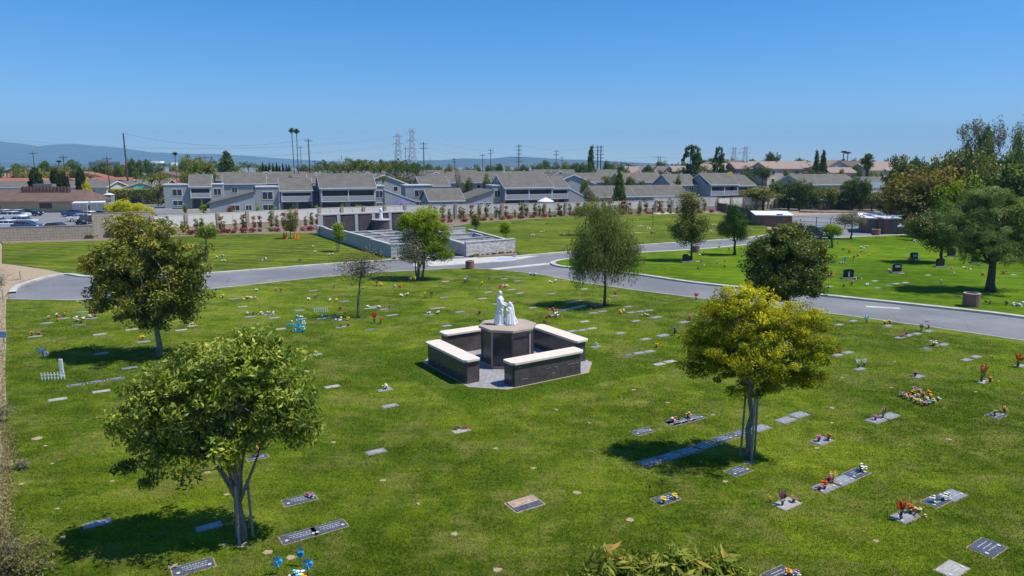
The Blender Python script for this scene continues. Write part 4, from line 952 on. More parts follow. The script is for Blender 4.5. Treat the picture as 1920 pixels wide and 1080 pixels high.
# outer left wall stepping down towards the road
outer = [((602,441),(612,444.5),1.35),((612,444.5),(642,454),1.25),((645,455),(697,471.5),1.6),((699,472),(733,483),1.5)]
for p0,p1,h in outer: seg('side_wall', p0, p1, h, .35, 'stucco')
for x,y,h in ((598,441,1.5),(643,454.5,1.7),(698,471.8,1.75)):
    c = Vector(W(x,y)) - inv; m = MB(); m.obox(c.x,c.y,-.05,h,.5,.5,math.radians(30)); m.build('pier', MT['stone_face'], gc)
seg('front_wall', (733,483), (826,479.5), 1.5, .4, 'stone_face')
seg('inner_wall', (826,479.5), (800,468), 1.5, .4, 'stone_face')
for p0,p1,h in [((712,471),(770,467.5),1.0),((733,464),(800,460),1.1),((672,461),(765,456),1.1),((660,455),(745,449.5),1.0),((640,448),(735,443),.9),((765,456),(745,449.5),1.1),((800,460),(790,455),1.0),((690,446),(735,457),.9),((752,447),(790,445),1.2),((770,467.5),(760,463),1.0),((780,440),(815,438),1.2)]:
    seg('court_wall', p0, p1, h, .32, 'stone_face', 'stucco')
seg('side_wall', (838,467.5), (873,479.5), 1.35, .4, 'stucco')
seg('front_wall', (873,479.5), (964,471.5), 1.55, .4, 'stone_face')
seg('side_wall', (964,471.5), (880,446), 1.2, .32, 'stone_face')
for p0,p1,h in [((850,463),(912,458.5),1.0),((838,454),(890,450.5),1.0),((838,467.5),(838,450),1.0),((905,464),(925,462.5),1.0),((890,450.5),(905,456),1.0),((830,445),(872,442),1.2),((915,458),(935,463.5),1.0),((868,466),(905,474),.8)]:
    seg('court_wall', p0, p1, h, .32, 'stone_face', 'stucco')
m = MB(); m.prism([tuple((Vector(W(*p))-inv)[:2]) for p in [(603,442),(762,432),(800,432),(868,441),(962,471),(873,478),(838,470),(826,479),(733,482)]], -.1, .03); m.build('paving', MT['asphalt'], gc)
tag(gc, 'stepped pale stone garden columbarium with a tall dark niche wall behind', 'columbarium')
def robed(m):
    m.lathe([(.27,0),(.26,.4),(.21,.8),(.2,1.1),(.22,1.35),(.1,1.5)], 24, fold=.08, nf=9)
    m.tube([(0,0,1.48),(0,0,1.58)],[.06,.055],8); m.ball((0,-.01,1.67),(.085,.09,.115),12,8); m.ball((0,.02,1.68),(.1,.095,.12),12,8)
    for s in (-1,1): m.tube([(s*.2,0,1.35),(s*.25,-.08,1.1),(s*.12,-.22,1.12)],[.07,.07,.045],8)
s2 = empty('statue', (pc.x+inv.x, pc.y+inv.y, 2.1))
m = MB(); m.box(-.3,.3,-.3,.3,0,.12); m.build('base', MT['marble'], s2)
figure('robed_figure', s2, robed, (0,0,.12), 0, .03)
s2.scale = (1.1,1.1,1.1)
tag(s2, 'white statue of a single robed figure on the round plinth of the garden columbarium', 'statue')
# ------------------------------------------------------------------ trees in the lawns
tree('broadleaf_tree','glossy green tree on three wooden stakes nearest the camera','tree',456,1012,
  [(330,755,95,80),(455,680,105,58),(540,748,72,62),(390,835,95,62),(285,825,62,55),(470,780,95,58),(370,690,85,58),(270,745,45,50),(470,640,50,22),(555,790,50,40),(310,893,45,18),(430,730,90,55),(590,735,24,26),(235,860,22,26),(500,650,26,18),(345,655,26,16),(240,790,20,30),(575,800,24,16)],
  'green', ncl=420, per=74, spread=.18, leaf=(.16,.058), seed=11, r=.10, stakes=3, stake_h=1.75, nl=60, twigs=80, up=.25, fork=.3, limb_r=.35, splay=7, fork_z=1.0, splay_r=.52)
tree('broadleaf_tree','tall olive-brown tree with a dense rounded crown and slender trunk','tree',300,668,
  [(275,458,62,55),(218,500,52,52),(335,510,50,55),(275,545,92,50),(208,562,35,38),(350,560,40,42),(300,590,60,28),(180,487,26,24),(245,425,35,25),(378,470,12,20),(240,500,60,50),(360,520,30,40)],
  'olive', ncl=520, per=80, spread=.24, leaf=(.19,.07), seed=12, r=.17, nl=34, twigs=40, up=.25, bark='bark', fork=.3, splay=4, fork_z=2.4)
tree('broadleaf_tree','bright yellow-green tree with feathery crown and three pale stakes','tree',1404,858,
  [(1385,562,62,38),(1335,628,52,48),(1480,608,68,40),(1522,655,40,48),(1420,665,95,52),(1300,650,28,32),(1370,600,60,45),(1508,705,40,28),(1440,705,62,30),(1345,685,55,30),(1300,690,22,16),(1400,730,40,14),(1450,600,55,35)],
  'gold', ncl=560, per=125, spread=.15, leaf=(.095,.036), seed=13, r=.13, stakes=3, stake_h=2.6, nl=55, twigs=60, flat=.6, tone_up=.4, bark='bark', fork=.45, splay=6, fork_z=2.6, splay_r=.5)
tree('young_tree','nearly bare young tree with sparse reddish leaves in the lawn','tree',672,596,
  [(672,500,38,26),(645,490,22,20),(700,490,24,20),(682,478,30,14),(665,525,32,14),(718,508,14,14)],
  'rust', ncl=130, per=11, spread=.28, leaf=(.14,.055), seed=14, r=.105, nl=60, twigs=120, fork=.5, limb_r=.32)
tree('broadleaf_tree','leaning two-tone tree with a dense lime-green crown on stakes','tree',788,524,
  [(790,415,36,22),(812,440,30,32),(775,428,28,30),(815,465,24,20),(765,415,20,16),(800,400,18,8),(833,440,10,18),(828,478,20,10)],
  'lime', ncl=420, per=80, spread=.26, leaf=(.14,.06), seed=15, r=.17, nl=26, stakes=3, stake_h=2.3, trunks=2, splay=4, fork_z=1.3, tone_up=.3, fork=.35)
tree('broadleaf_tree','grey sparse half-dead tree leaning against the lime-green tree','tree',781,523,
  [(770,462,25,27,-1.0),(768,438,18,18,-1.1),(788,480,22,16,-1.0),(758,474,12,12,-.6)],
  'grey', ncl=170, per=44, spread=.3, leaf=(.13,.05), seed=16, r=.09, nl=36, twigs=50, fork=.35)
tree('weeping_tree','weeping grey-green tree with drooping foliage beside the road','tree',1134,574,
  [(1135,425,38,35),(1105,460,30,38),(1165,455,30,42),(1135,475,52,38),(1095,490,22,28),(1175,490,26,28),(1130,500,55,18),(1120,400,20,14),(1190,480,14,26),(1083,478,12,30)],
  'willow', ncl=430, per=78, spread=.3, leaf=(.26,.035), seed=17, r=.12, nl=36, twigs=40, flat=2.1, droop=2.6, up=0., bark='bark_dark', fork=.4, tone_up=.1)
tree('broadleaf_tree','dark dense round-headed tree at the roadside behind the yellow-green tree','tree',1474,592,
  [(1478,465,58,36),(1430,492,28,42),(1525,490,26,36),(1475,520,68,35),(1480,440,36,18),(1425,525,22,24),(1510,535,34,20),(1450,550,36,14),(1415,470,14,18)],
  'dark', ncl=640, per=80, spread=.26, leaf=(.19,.085), seed=18, r=.17, nl=26, twigs=24, up=.3, fork=.2, splay=4, fork_z=1.4)
tree('pine_tree','small dark green pine with a clear straight trunk by the upper road','tree',1377,478,
  [(1377,388,5,9),(1377,398,11,14),(1375,420,22,18),(1368,432,22,12),(1390,432,14,16),(1352,422,7,7),(1378,408,16,12),(1390,445,10,5)],
  'pine_dark', ncl=260, per=60, spread=.34, leaf=(.26,.035), seed=19, r=.17, nl=12, bark='bark_dark', fork=.1)
tree('broadleaf_tree','tall two-lobed tree with a thin trunk in the right lawn','tree',1296,489,
  [(1290,368,19,15),(1300,382,16,14),(1285,385,12,14),(1290,400,14,14),(1292,428,36,20),(1272,425,16,18),(1310,428,17,20),(1292,448,24,10),(1318,410,8,12)],
  'olive', ncl=330, per=40, spread=.32, leaf=(.2,.075), seed=20, r=.14, nl=30, twigs=30, bark='bark_dark', fork=.5)
tree('pine_tree','big blue-green pine with a thick leaning trunk at the right edge','tree',1857,546,
  [(1850,385,62,28),(1812,420,45,26),(1890,415,50,34),(1850,445,80,30),(1795,455,32,18),(1905,460,45,24),(1862,365,36,14),(1870,478,62,14),(1790,400,30,14),(1925,385,40,30),(1785,430,26,16)],
  'pine', ncl=330, per=190, spread=.33, leaf=(.30,.032), seed=21, r=.36, nl=26, bark='bark_dark', fork=.2, flat=.8, up=.9, tone_up=.2)
tree('broadleaf_tree','dark green and red-tipped round tree beside the big pine','tree',1766,492,
  [(1745,420,36,20),(1765,430,30,26),(1725,428,16,16),(1762,455,22,12),(1745,438,30,14)],
  'dark', ncl=300, per=46, spread=.4, leaf=(.24,.1), seed=22, r=.2, nl=12, bark='bark_dark', fork=.2)
tree('young_tree','small rounded lime-green tree in the right lawn by the blue car','tree',1559,464,
  [(1560,432,16,8),(1552,430,8,6),(1569,433,8,7),(1561,426,10,5)],
  'lime', ncl=130, per=46, spread=.25, leaf=(.16,.07), seed=23, r=.12, nl=12, stakes=2, bark='bark_dark', fork=.1)
tree('young_tree','sparse grey-green young tree in front of the brown shed','tree',1596,448,
  [(1596,412,22,10),(1578,412,13,8),(1612,414,10,8),(1598,405,16,6)],
  'grey', ncl=130, per=26, spread=.4, leaf=(.2,.08), seed=24, r=.14, nl=24, twigs=20, bark='bark_dark', fork=.3)
tree('young_tree','young tree surrounded by orange cones on the back lawn','tree',545,447,
  [(545,415,11,14),(545,402,7,9),(543,424,12,7)],
  'olive', ncl=110, per=40, spread=.3, leaf=(.17,.07), seed=25, r=.06, nl=12, fork=.2)
for k,(x,y,el,mt,lb) in enumerate([
  (386,487,[(388,432,14,10),(380,440,10,8),(396,438,9,9)],'green','staked young green tree behind the olive-brown tree'),
  (634,472,[(633,428,6,9),(636,442,6,7)],'lime','slender staked sapling in front of the stone side wall'),
  (947,450,[(947,424,7,7),(948,432,8,4)],'lime','small staked sapling beside the right end of the stone garden wall'),
  (892,432,[(892,410,6,9),(892,418,7,5)],'olive','small staked sapling on the middle lawn by the mulch bed'),
  (1098,441,[(1095,392,22,8),(1085,400,12,8),(1110,398,16,8),(1105,388,12,5)],'olive','spreading olive tree behind the weeping tree'),
  (1224,424,[(1224,402,1.5,8)],'grey','leafless thin sapling on the middle lawn')]):
    tree('young_tree',lb,'tree',x,y,el,mt,ncl=90 if k!=5 else 6, per=34 if k!=5 else 5, spread=.3, leaf=(.18,.08), seed=30+k, r=.06 if k!=4 else .12, nl=10, stakes=(2 if k<4 else 0), stake_h=2.2, fork=.2, bark='bark_dark')
# leafy tree top at the bottom edge (the camera hovers above it) and shrubs in the bottom-left corner
b = at = None
def shrub(name, label, px, py, D0, ells, mat, ncl, per, spread, leaf, seed, droop=.5, nl=20):
    rng = np.random.default_rng(seed); X = xat(px, D0, 0); base = (X, D0, 0)
    return tree(name, label, 'shrub', px, py, ells, mat, ncl=ncl, per=per, spread=spread, leaf=leaf, seed=seed, r=.09, nl=nl, twigs=30, base_xyz=base, droop=droop, fork=.3)
shrub('leafy_tree','yellow-green leafy tree top poking up at the bottom edge',1240,1080,8.6,
  [(1150,1068,40,34),(1215,1076,44,34),(1290,1072,44,36),(1350,1082,36,30),(1120,1092,36,28),(1250,1120,120,40),(1180,1110,60,40),(1330,1115,60,36)],'lime2',170,34,.16,(.24,.05),41,droop=.7)
tree('shrub','tangled dry olive shrub in the bottom left corner','shrub',30,1075,
  [(20,1040,70,55),(70,1060,40,35),(0,990,36,40),(-30,1060,60,60),(60,1015,18,20)],'scrub2',ncl=190,per=20,spread=.14,leaf=(.12,.035),seed=42,r=.05,nl=40,twigs=70,trunks=3,fork=.1)
tree('shrub','small spiky grey shrub at the sandy left edge','shrub',38,880,
  [(40,868,14,10),(20,882,14,8)],'grey',ncl=30,per=36,spread=.07,leaf=(.09,.02),seed=43,r=.02,nl=14,twigs=10,fork=.05)
tree('shrub','dark twiggy shrub at the left edge beside the sandy strip','shrub',0,790,
  [(4,770,14,14),(-14,768,20,18)],'grey',ncl=50,per=30,spread=.12,leaf=(.09,.03),seed=44,r=.03,nl=24,twigs=20,fork=.05)
tree('shrub','dark shrub at the left edge beside the sandy path','shrub',-8,545,
  [(0,520,8,14),(-10,528,14,14)],'grey',ncl=40,per=30,spread=.2,leaf=(.12,.04),seed=45,r=.04,nl=16,twigs=20,fork=.05)

# ------------------------------------------------------------------ reusable smaller plants: one prototype per kind, copies share its meshes
PROTO = {}
def proto(kind):
    if kind in PROTO: return PROTO[kind]
    rng = np.random.default_rng(abs(hash(kind)) % 1000 if False else sum(map(ord, kind))); rp = random.Random(sum(map(ord,kind)))
    objs = []
    def crown(blobs, mat, ncl, per, spread, leaf, flat=.7, up=.5, droop=0, tone_up=.25, shell=.55):
        p, out, t, c = foliage(rng, blobs, ncl, per, spread, flat, shell, tone_up)
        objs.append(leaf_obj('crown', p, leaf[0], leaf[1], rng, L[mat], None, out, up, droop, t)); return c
    def trunk(pts, rad, targets=None, nl=0, lr=.02, bark='bark_dark', tops=None):
        tb = MB(); tb.tube(pts, rad, 7)
        if targets is not None: limbs(tb, rng, tops or pts[-2:], targets, lr, nl)
        objs.append(tb.build('trunk', MT[bark], None, smooth=True))
    k = kind.split(':'); kd, mt = k[0], (k[1] if len(k) > 1 else 'far')
    if kd.startswith('broad'):
        n = 7; bl = [(rp.uniform(-.28,.28), rp.uniform(-.28,.28), rp.uniform(.48,.84), rp.uniform(.16,.26), rp.uniform(.16,.26), rp.uniform(.10,.17)) for _ in range(n)] + [(0,0,.6,.38,.38,.26)]
        c = crown(bl, mt, 200, 26, .05, (.045,.026)); trunk([(0,0,-.03),(0,0,.25),(.02,0,.5)],[.035,.028,.015], c, 10)
    elif kd == 'bushy':
        bl = [(rp.uniform(-.3,.3), rp.uniform(-.3,.3), rp.uniform(.3,.75), .22,.22,.2) for _ in range(7)] + [(0,0,.45,.45,.45,.42)]
        c = crown(bl, mt, 190, 26, .06, (.05,.03)); trunk([(0,0,-.05),(0,0,.3)],[.04,.02], c, 5)
    elif kd == 'cypress':
        bl = [(0,0,.12+.1*i,.5*(1-.07*abs(i-3)),.5*(1-.07*abs(i-3)),.12) for i in range(8)]
        crown(bl, mt, 260, 30, .05, (.075,.07), flat=.5, shell=.7); trunk([(0,0,-.02),(0,0,.3)],[.06,.04])
    elif kd == 'conifer':
        bl = []
        for i in range(10):
            z = .14+.088*i; r = .46*(1-i/10.5)
            for q in range(5):
                a = q*1.257+i*.7; bl.append((math.cos(a)*r*.6, math.sin(a)*r*.6, z, r*.55+.05, r*.55+.05, .045))
        crown(bl, mt, 360, 26, .045, (.075,.032), flat=.5); trunk([(0,0,-.03),(0,0,.99)],[.022,.005])
    elif kd == 'opentree':   # clumpy araucaria-like open crown
        bl = []
        for i in range(34):
            a = rp.uniform(0,6.28); z = .36+.6*i/33; r = rp.uniform(.12,.42)*(1.12-abs(z-.62)*1.3); bl.append((math.cos(a)*r, math.sin(a)*r, z, .075,.075,.04))
        bl.append((0,0,.96,.1,.1,.05))
        c = crown(bl, mt, 230, 34, .03, (.05,.024)); trunk([(0,0,-.03),(.01,0,.5),(0,0,.93)],[.024,.018,.006], [b[:3] for b in bl], 18, .010, tops=[(.01,0,.4),(.01,0,.55),(0,0,.7)])
    elif kd == 'wispy':
        bl = [(rp.uniform(-.42,.42), rp.uniform(-.3,.3), rp.uniform(.4,.92), .10,.10,.12) for _ in range(24)]
        c = crown(bl, mt, 330, 22, .035, (.036,.014), flat=1.2, up=0); trunk([(0,0,-.03),(0,0,.3)],[.03,.022], c, 60, .012, 'bark', tops=[(0,0,.25),(0,0,.35)])
    elif kd == 'bare':
        bl = [(rp.uniform(-.3,.3), rp.uniform(-.3,.3), rp.uniform(.5,.95), .12,.12,.1) for _ in range(12)]
        c, d, tn = clumps(rng, bl, 90); trunk([(0,0,-.03),(0,0,.35)],[.035,.025], c, 70, .014, 'bark', tops=[(0,0,.25),(0,0,.35)])
        p = c[:60]; objs.append(leaf_obj('crown', np.repeat(p,6,axis=0)+rng.normal(size=(360,3))*.03, .035, .018, rng, L[mt], None, None))
    elif kd == 'palm':       # tall fan palm with a small tufted head
        trunk([(0,0,-.02),(.008,0,.4),(.0,0,.93)],[.014,.009,.008]); pts = []
        m = MB(); 
        for i in range(46):
            a = rp.uniform(0,6.28); e = rp.uniform(-.9,1.2); Lf = .075
            dx, dy, dz = math.cos(a)*math.cos(e), math.sin(a)*math.cos(e), math.sin(e)
            s = Vector((0,0,.93)); d = Vector((dx,dy,dz*.6)); sd = d.cross(Vector((0,0,1))).normalized()*.02
            q = [s, s+d*Lf*.6+sd, s+d*Lf-Vector((0,0,.012)), s+d*Lf*.6-sd]; m.add(q, [(0,1,2,3)])
        o = m.build('crown', L[mt]); at_ = o.data.attributes.new('tone','FLOAT','FACE'); at_.data.foreach_set('value', rng.uniform(.1,.9,len(o.data.polygons)).astype(np.float32)); objs.append(o)
    elif kd == 'fanpalm':    # stout palm, full head
        trunk([(0,0,-.02),(0,0,.35),(0,0,.75)],[.05,.05,.055])
        m = MB()
        for i in range(90):
            a = rp.uniform(0,6.28); e = rp.uniform(-1.3,1.4); Lf = .27
            d = Vector((math.cos(a)*math.cos(e), math.sin(a)*math.cos(e), math.sin(e))); s = Vector((0,0,.78)); sd = d.cross(Vector((0,0,1))).normalized()*.05
            m.add([s, s+d*Lf*.65+sd, s+d*Lf-Vector((0,0,.04)), s+d*Lf*.65-sd], [(0,1,2,3)])
        o = m.build('crown', L[mt]); at_ = o.data.attributes.new('tone','FLOAT','FACE'); at_.data.foreach_set('value', rng.uniform(.1,.9,len(o.data.polygons)).astype(np.float32)); objs.append(o)
    elif kd == 'queen':      # feather palm with arching fronds
        trunk([(0,0,-.02),(.01,0,.35),(0,0,.73)],[.022,.018,.016], bark='bark'); c = []; t = []
        for i in range(22):
            a = i*.393*2.4; e = rp.uniform(.3,1.35); ln = rp.uniform(.34,.46)
            for q in range(9):
                s = q/8; r = ln*s*math.cos(e*(1-s*.5)); z = .72 + ln*(math.sin(e)*s*1.15 - .75*s*s*.95)
                for w in (-1,1):
                    for _ in range(2): c.append((math.cos(a)*r - w*math.sin(a)*.022*(1.3-s), math.sin(a)*r + w*math.cos(a)*.022*(1.3-s), z-.014*rp.random())); t.append(.3+.5*rp.random())
        objs.append(leaf_obj('crown', np.array(c), .062, .017, rng, L[mt], None, None, .3, .9, np.array(t)))
    elif kd == 'sapling':
        bl = [(0,0,.22+.14*i,.15,.15,.08) for i in range(6)]
        crown(bl, mt, 44, 11, .05, (.09,.05)); trunk([(0,0,-.03),(0,0,.95)],[.012,.006])
    elif kd == 'bed':        # low flowering bush
        bl = [(0,0,.4,.45,.45,.35)]
        crown(bl, mt, 34, 12, .12, (.16,.10)); trunk([(0,0,-.03),(0,0,.4)],[.03,.02])
    for o in objs: o.hide_render = False
    PROTO[kind] = [objs, False]; return PROTO[kind]
def plant(kind, name, label, cat, X, Y, z, h, w, group=None, rz=None, one=False):
    """unit plant scaled to height h and width w (crown about 1 wide for cypress/bushy, .9 broad)"""
    global_rng = plant.rng; pr = proto(kind)
    root = empty(name, (X,Y,z), global_rng.uniform(0,6.28) if rz is None else rz, (w,w,h))
    for o in pr[0]:
        c = o if not pr[1] else o.copy()
        if pr[1]: COL.objects.link(c)
        c.parent = root
    pr[1] = True
    tag(root, label, cat, group); return root
plant.rng = random.Random(77)
def bg(px, D, ytop, wpx, kind, label, name='tree', cat='tree', group='trees between and beyond the houses', ybase=None):
    z0 = 0 if ybase is None else zat(D, ybase); X0 = xat(px, D, 5)
    if ybase is None: z0 = hg(X0, D) - .25
    zt = zat(D, ytop); X = xat(px, D, (zt+z0)/2)
    w = wpx/F*(D*CP+H*SP)
    w /= dict(cypress=1.0, bushy=1.05, broad=.95, conifer=.9, opentree=.85, wispy=1.0, palm=.15, fanpalm=.52, queen=.66, bare=.85).get(kind.split(':')[0], 1)
    return plant(kind, name, label, cat, X, D, z0, max(1., zt-z0), w, group)

# mulch-bed planting along the wall
bed = [W(x,y) for x,y in [(40,449),(190,446),(335,439.5),(465,431),(600,427)]]
rb = random.Random(5)
def bedline(pts, n, kinds, hh, jit=.8):
    P_ = [Vector((p[0],p[1],0)) for p in pts]; ls = [(P_[i+1]-P_[i]).length for i in range(len(P_)-1)]; tot = sum(ls)
    for k in range(n):
        s = tot*(k+.5)/n + rb.uniform(-.4,.4)*tot/n; i = 0
        while i < len(ls)-1 and s > ls[i]: s -= ls[i]; i += 1
        p = P_[i].lerp(P_[i+1], min(1,max(0,s/ls[i]))); kd = rb.choice(kinds)
        p += Vector((rb.uniform(-.3,.3), rb.uniform(-jit,jit), 0)); h = rb.uniform(*hh); x, y = screen(p)
        if kd.startswith('sapling'): plant(kd,'sapling','thin young shrub on a stake along the '+('left' if x<480 else 'middle' if x<1100 else 'right')+' block wall','sapling',p.x,p.y,0,h*1.15,h*1.15,'young shrubs planted along the wall')
        else:
            c = {'magenta':'crimson flowering','scrub':'dry olive','olive':'olive green','redleaf':'red-tipped'}[kd.split(':')[1]]
            plant(kd,'low_bush',f"{c} low bush in the mulch bed along the {'left' if x<480 else 'middle' if x<1100 else 'right'} block wall",'bush',p.x,p.y,0,h*.55,h*.8,'low bushes in the mulch bed')
px_ = lambda l: [W(x,y) for x,y in l]
bedline(px_([(45,449.5),(190,446),(330,441)]), 16, ['sapling:scrub','bed:scrub','bed:olive','sapling:olive'], (1.1,1.9), .25)
bedline(px_([(330,440.5),(465,430.5),(600,423)]), 20, ['sapling:scrub','sapling:olive','sapling:redleaf'], (1.4,2.5), .5)
bedline(px_([(345,441),(440,436),(600,431.5)]), 17, ['bed:magenta','bed:redleaf','bed:scrub','bed:magenta'], (1.1,1.8), 1.0)
bedline(px_([(810,413),(900,411),(1060,405),(1200,400.2),(1325,398)]), 44, ['sapling:scrub','sapling:olive','sapling:redleaf'], (1.5,2.8), .4)
bedline(px_([(800,419),(900,414),(1060,405),(1200,401),(1325,399)]), 34, ['bed:magenta','bed:scrub','bed:olive','bed:redleaf'], (1.2,1.9), .4)
bedline(px_([(1330,398),(1400,402),(1432,415)]), 12, ['bed:redleaf','sapling:olive','sapling:scrub'], (1.3,2.2), .4)
bedline(px_([(735,486.5),(820,482.6)]), 10, ['bed:olive','bed:scrub'], (.5,.8), .1)
bedline(px_([(878,481),(965,473.4)]), 18, ['bed:olive','bed:scrub'], (.4,.6), .05)
# ------------------------------------------------------------------ perimeter wall and fence
def wall_run(name, label, pts, kind, cat='wall'):
    """pts: ground pixels; kind 'block' = block wall of height h; 'vinyl' = block base with cream panels"""
    o0 = Vector(W(*pts[0][:2])); root = empty(name, o0)
    P_ = [Vector(W(*p[:2]))-o0 for p in pts]
    hs = [p[2] if len(p) > 2 else 2.8 for p in pts]
    for i in range(len(P_)-1):
        a, b = P_[i], P_[i+1]; L_ = (b-a).length; ang = math.atan2(b.y-a.y,b.x-a.x); h = hs[i]
        e = empty('bay', a, ang); e.parent = root
        if kind == 'block':
            m = MB(); m.box(0,L_,-.1,.1,-.2,h); m.build('block_wall', MT['block'], e)
            m = MB(); m.box(-.05,L_+.05,-.14,.14,h,h+.08); m.build('coping', MT['post_stone'], e)
        else:
            m = MB(); m.box(0,L_,-.1,.1,-.2,.95); m.build('block_wall', MT['block'], e)
            n = max(1, round(L_/4.6)); 
            for k in range(n):
                x0, x1 = L_*k/n, L_*(k+1)/n
                m = MB(); m.obox(x0, -.02, -.2, h+.1, .5, .45, 0); m.build('stone_post', MT['post_stone'], e)
                m = MB(); m.box(x0+.25,x1-.25,-.03,.03,.96,h-.1); m.build('panel', MT['vinyl'], e)
                m = MB(); m.box(x0+.25,x1-.25,-.06,.06,h-.1,h); m.box((x0+x1)/2-.06,(x0+x1)/2+.06,-.075,.075,.96,h-.02); m.build('rail', MT['vinyl'], e)
    tag(root, label, cat)
wall_run('block_wall','long low tan block wall along the car park', [(-60,454),(20,451.5),(190,446)][0:3] and [(-60,454,1.9),(20,451.5,1.9),(176,446.5,1.9)],'block')
wall_run('block_wall','higher tan block wall stepping up behind the olive-brown tree', [(176,446.5,3.6),(287,440.5,3.6)],'block')
wall_run('boundary_fence','cream panel fence with stone posts on a tan block base', [(287,440.5,2.9),(465,428,2.9),(600,420,2.95),(760,413,2.95),(900,409,2.85),(1060,404,2.8),(1200,399,2.75),(1318,396.5,2.75)],'vinyl','fence')
wall_run('boundary_fence','cream panel fence running on behind the right trees', [(1225,396,3.2),(1345,394,2.9),(1440,390,2.9),(1500,387,2.9)],'vinyl','fence')

# ------------------------------------------------------------------ houses
def gable(m, u0, u1, v0, v1, eave, ridge, t=.25, over=.35, axis='u', mi=0, mid=.5):
    """two roof slabs; axis u: ridge along u"""
    vm = v0+(v1-v0)*mid if axis == 'u' else u0+(u1-u0)*mid
    a0, a1 = (v0, v1) if axis == 'u' else (u0, u1)
    s0 = (ridge-eave)/(vm-a0); s1 = (ridge-eave)/(a1-vm)
    p = [(a0-over, eave-over*s0), (vm, ridge), (a1+over, eave-over*s1), (a1+over, eave-over*s1+t), (vm, ridge+t), (a0-over, eave-over*s0+t)]
    ex = m.extr_u if axis == 'u' else m.extr_v; e0, e1 = (u0 if axis=='u' else v0)-over, (u1 if axis=='u' else v1)+over
    ex(p, e0, e1, mi)
    f = [(p[0][0],p[0][1]-.12),(p[1][0],p[1][1]-.12),(p[2][0],p[2][1]-.12),(p[2][0],p[3][1]-.02),(p[1][0],p[4][1]-.02),(p[0][0],p[5][1]-.02)]
    for a, b in ((e0-.05,e0-.003),(e1+.003,e1+.05)): ex(f, a, b, 1)
    q = [(p[0][0]-.05,p[0][1]-.05),(p[0][0]-.003,p[0][1]-.05),(p[0][0]-.003,p[5][1]-.03),(p[0][0]-.05,p[5][1]-.03)]; ex(q, e0, e1, 1)
def win(root, u, v, z, w, h, face='f', frame='trim_white', pane='pane', mull=1):
    """window on the front (normal -v) or right side (normal +u) or left side"""
    e = empty('window', (u,v,z), {'f':0,'r':math.pi/2,'l':-math.pi/2}[face]); e.parent = root
    m = MB(); f = .12
    m.box(-w/2-f,w/2+f,-.07,0,-f,0); m.box(-w/2-f,w/2+f,-.07,0,h,h+f); m.box(-w/2-f,-w/2,-.07,0,0,h); m.box(w/2,w/2+f,-.07,0,0,h)
    if mull: m.box(-.04,.04,-.06,0,0,h)
    m.build('frame', MT[frame], e)
    m = MB(); m.box(-w/2,w/2,-.03,-.004,0,h); m.build('pane', MT[pane], e)
def vents(root, rb, u0, u1, v, z, n):
    for k in range(n):
        m = MB(); u = rb.uniform(u0,u1); m.box(u-.25,u+.25,v-.25,v+.25,z-.6,z+.4); m.box(u-.32,u+.32,v-.32,v+.32,z+.4,z+.5); m.build('roof_vent', MT['trim_white'], root)
TR = math.radians(20)
def place(px, D, rot): return empty('house', (xat(px,D,0), D, hg(xat(px,D,0),D)-.1), rot)
rh = random.Random(21)
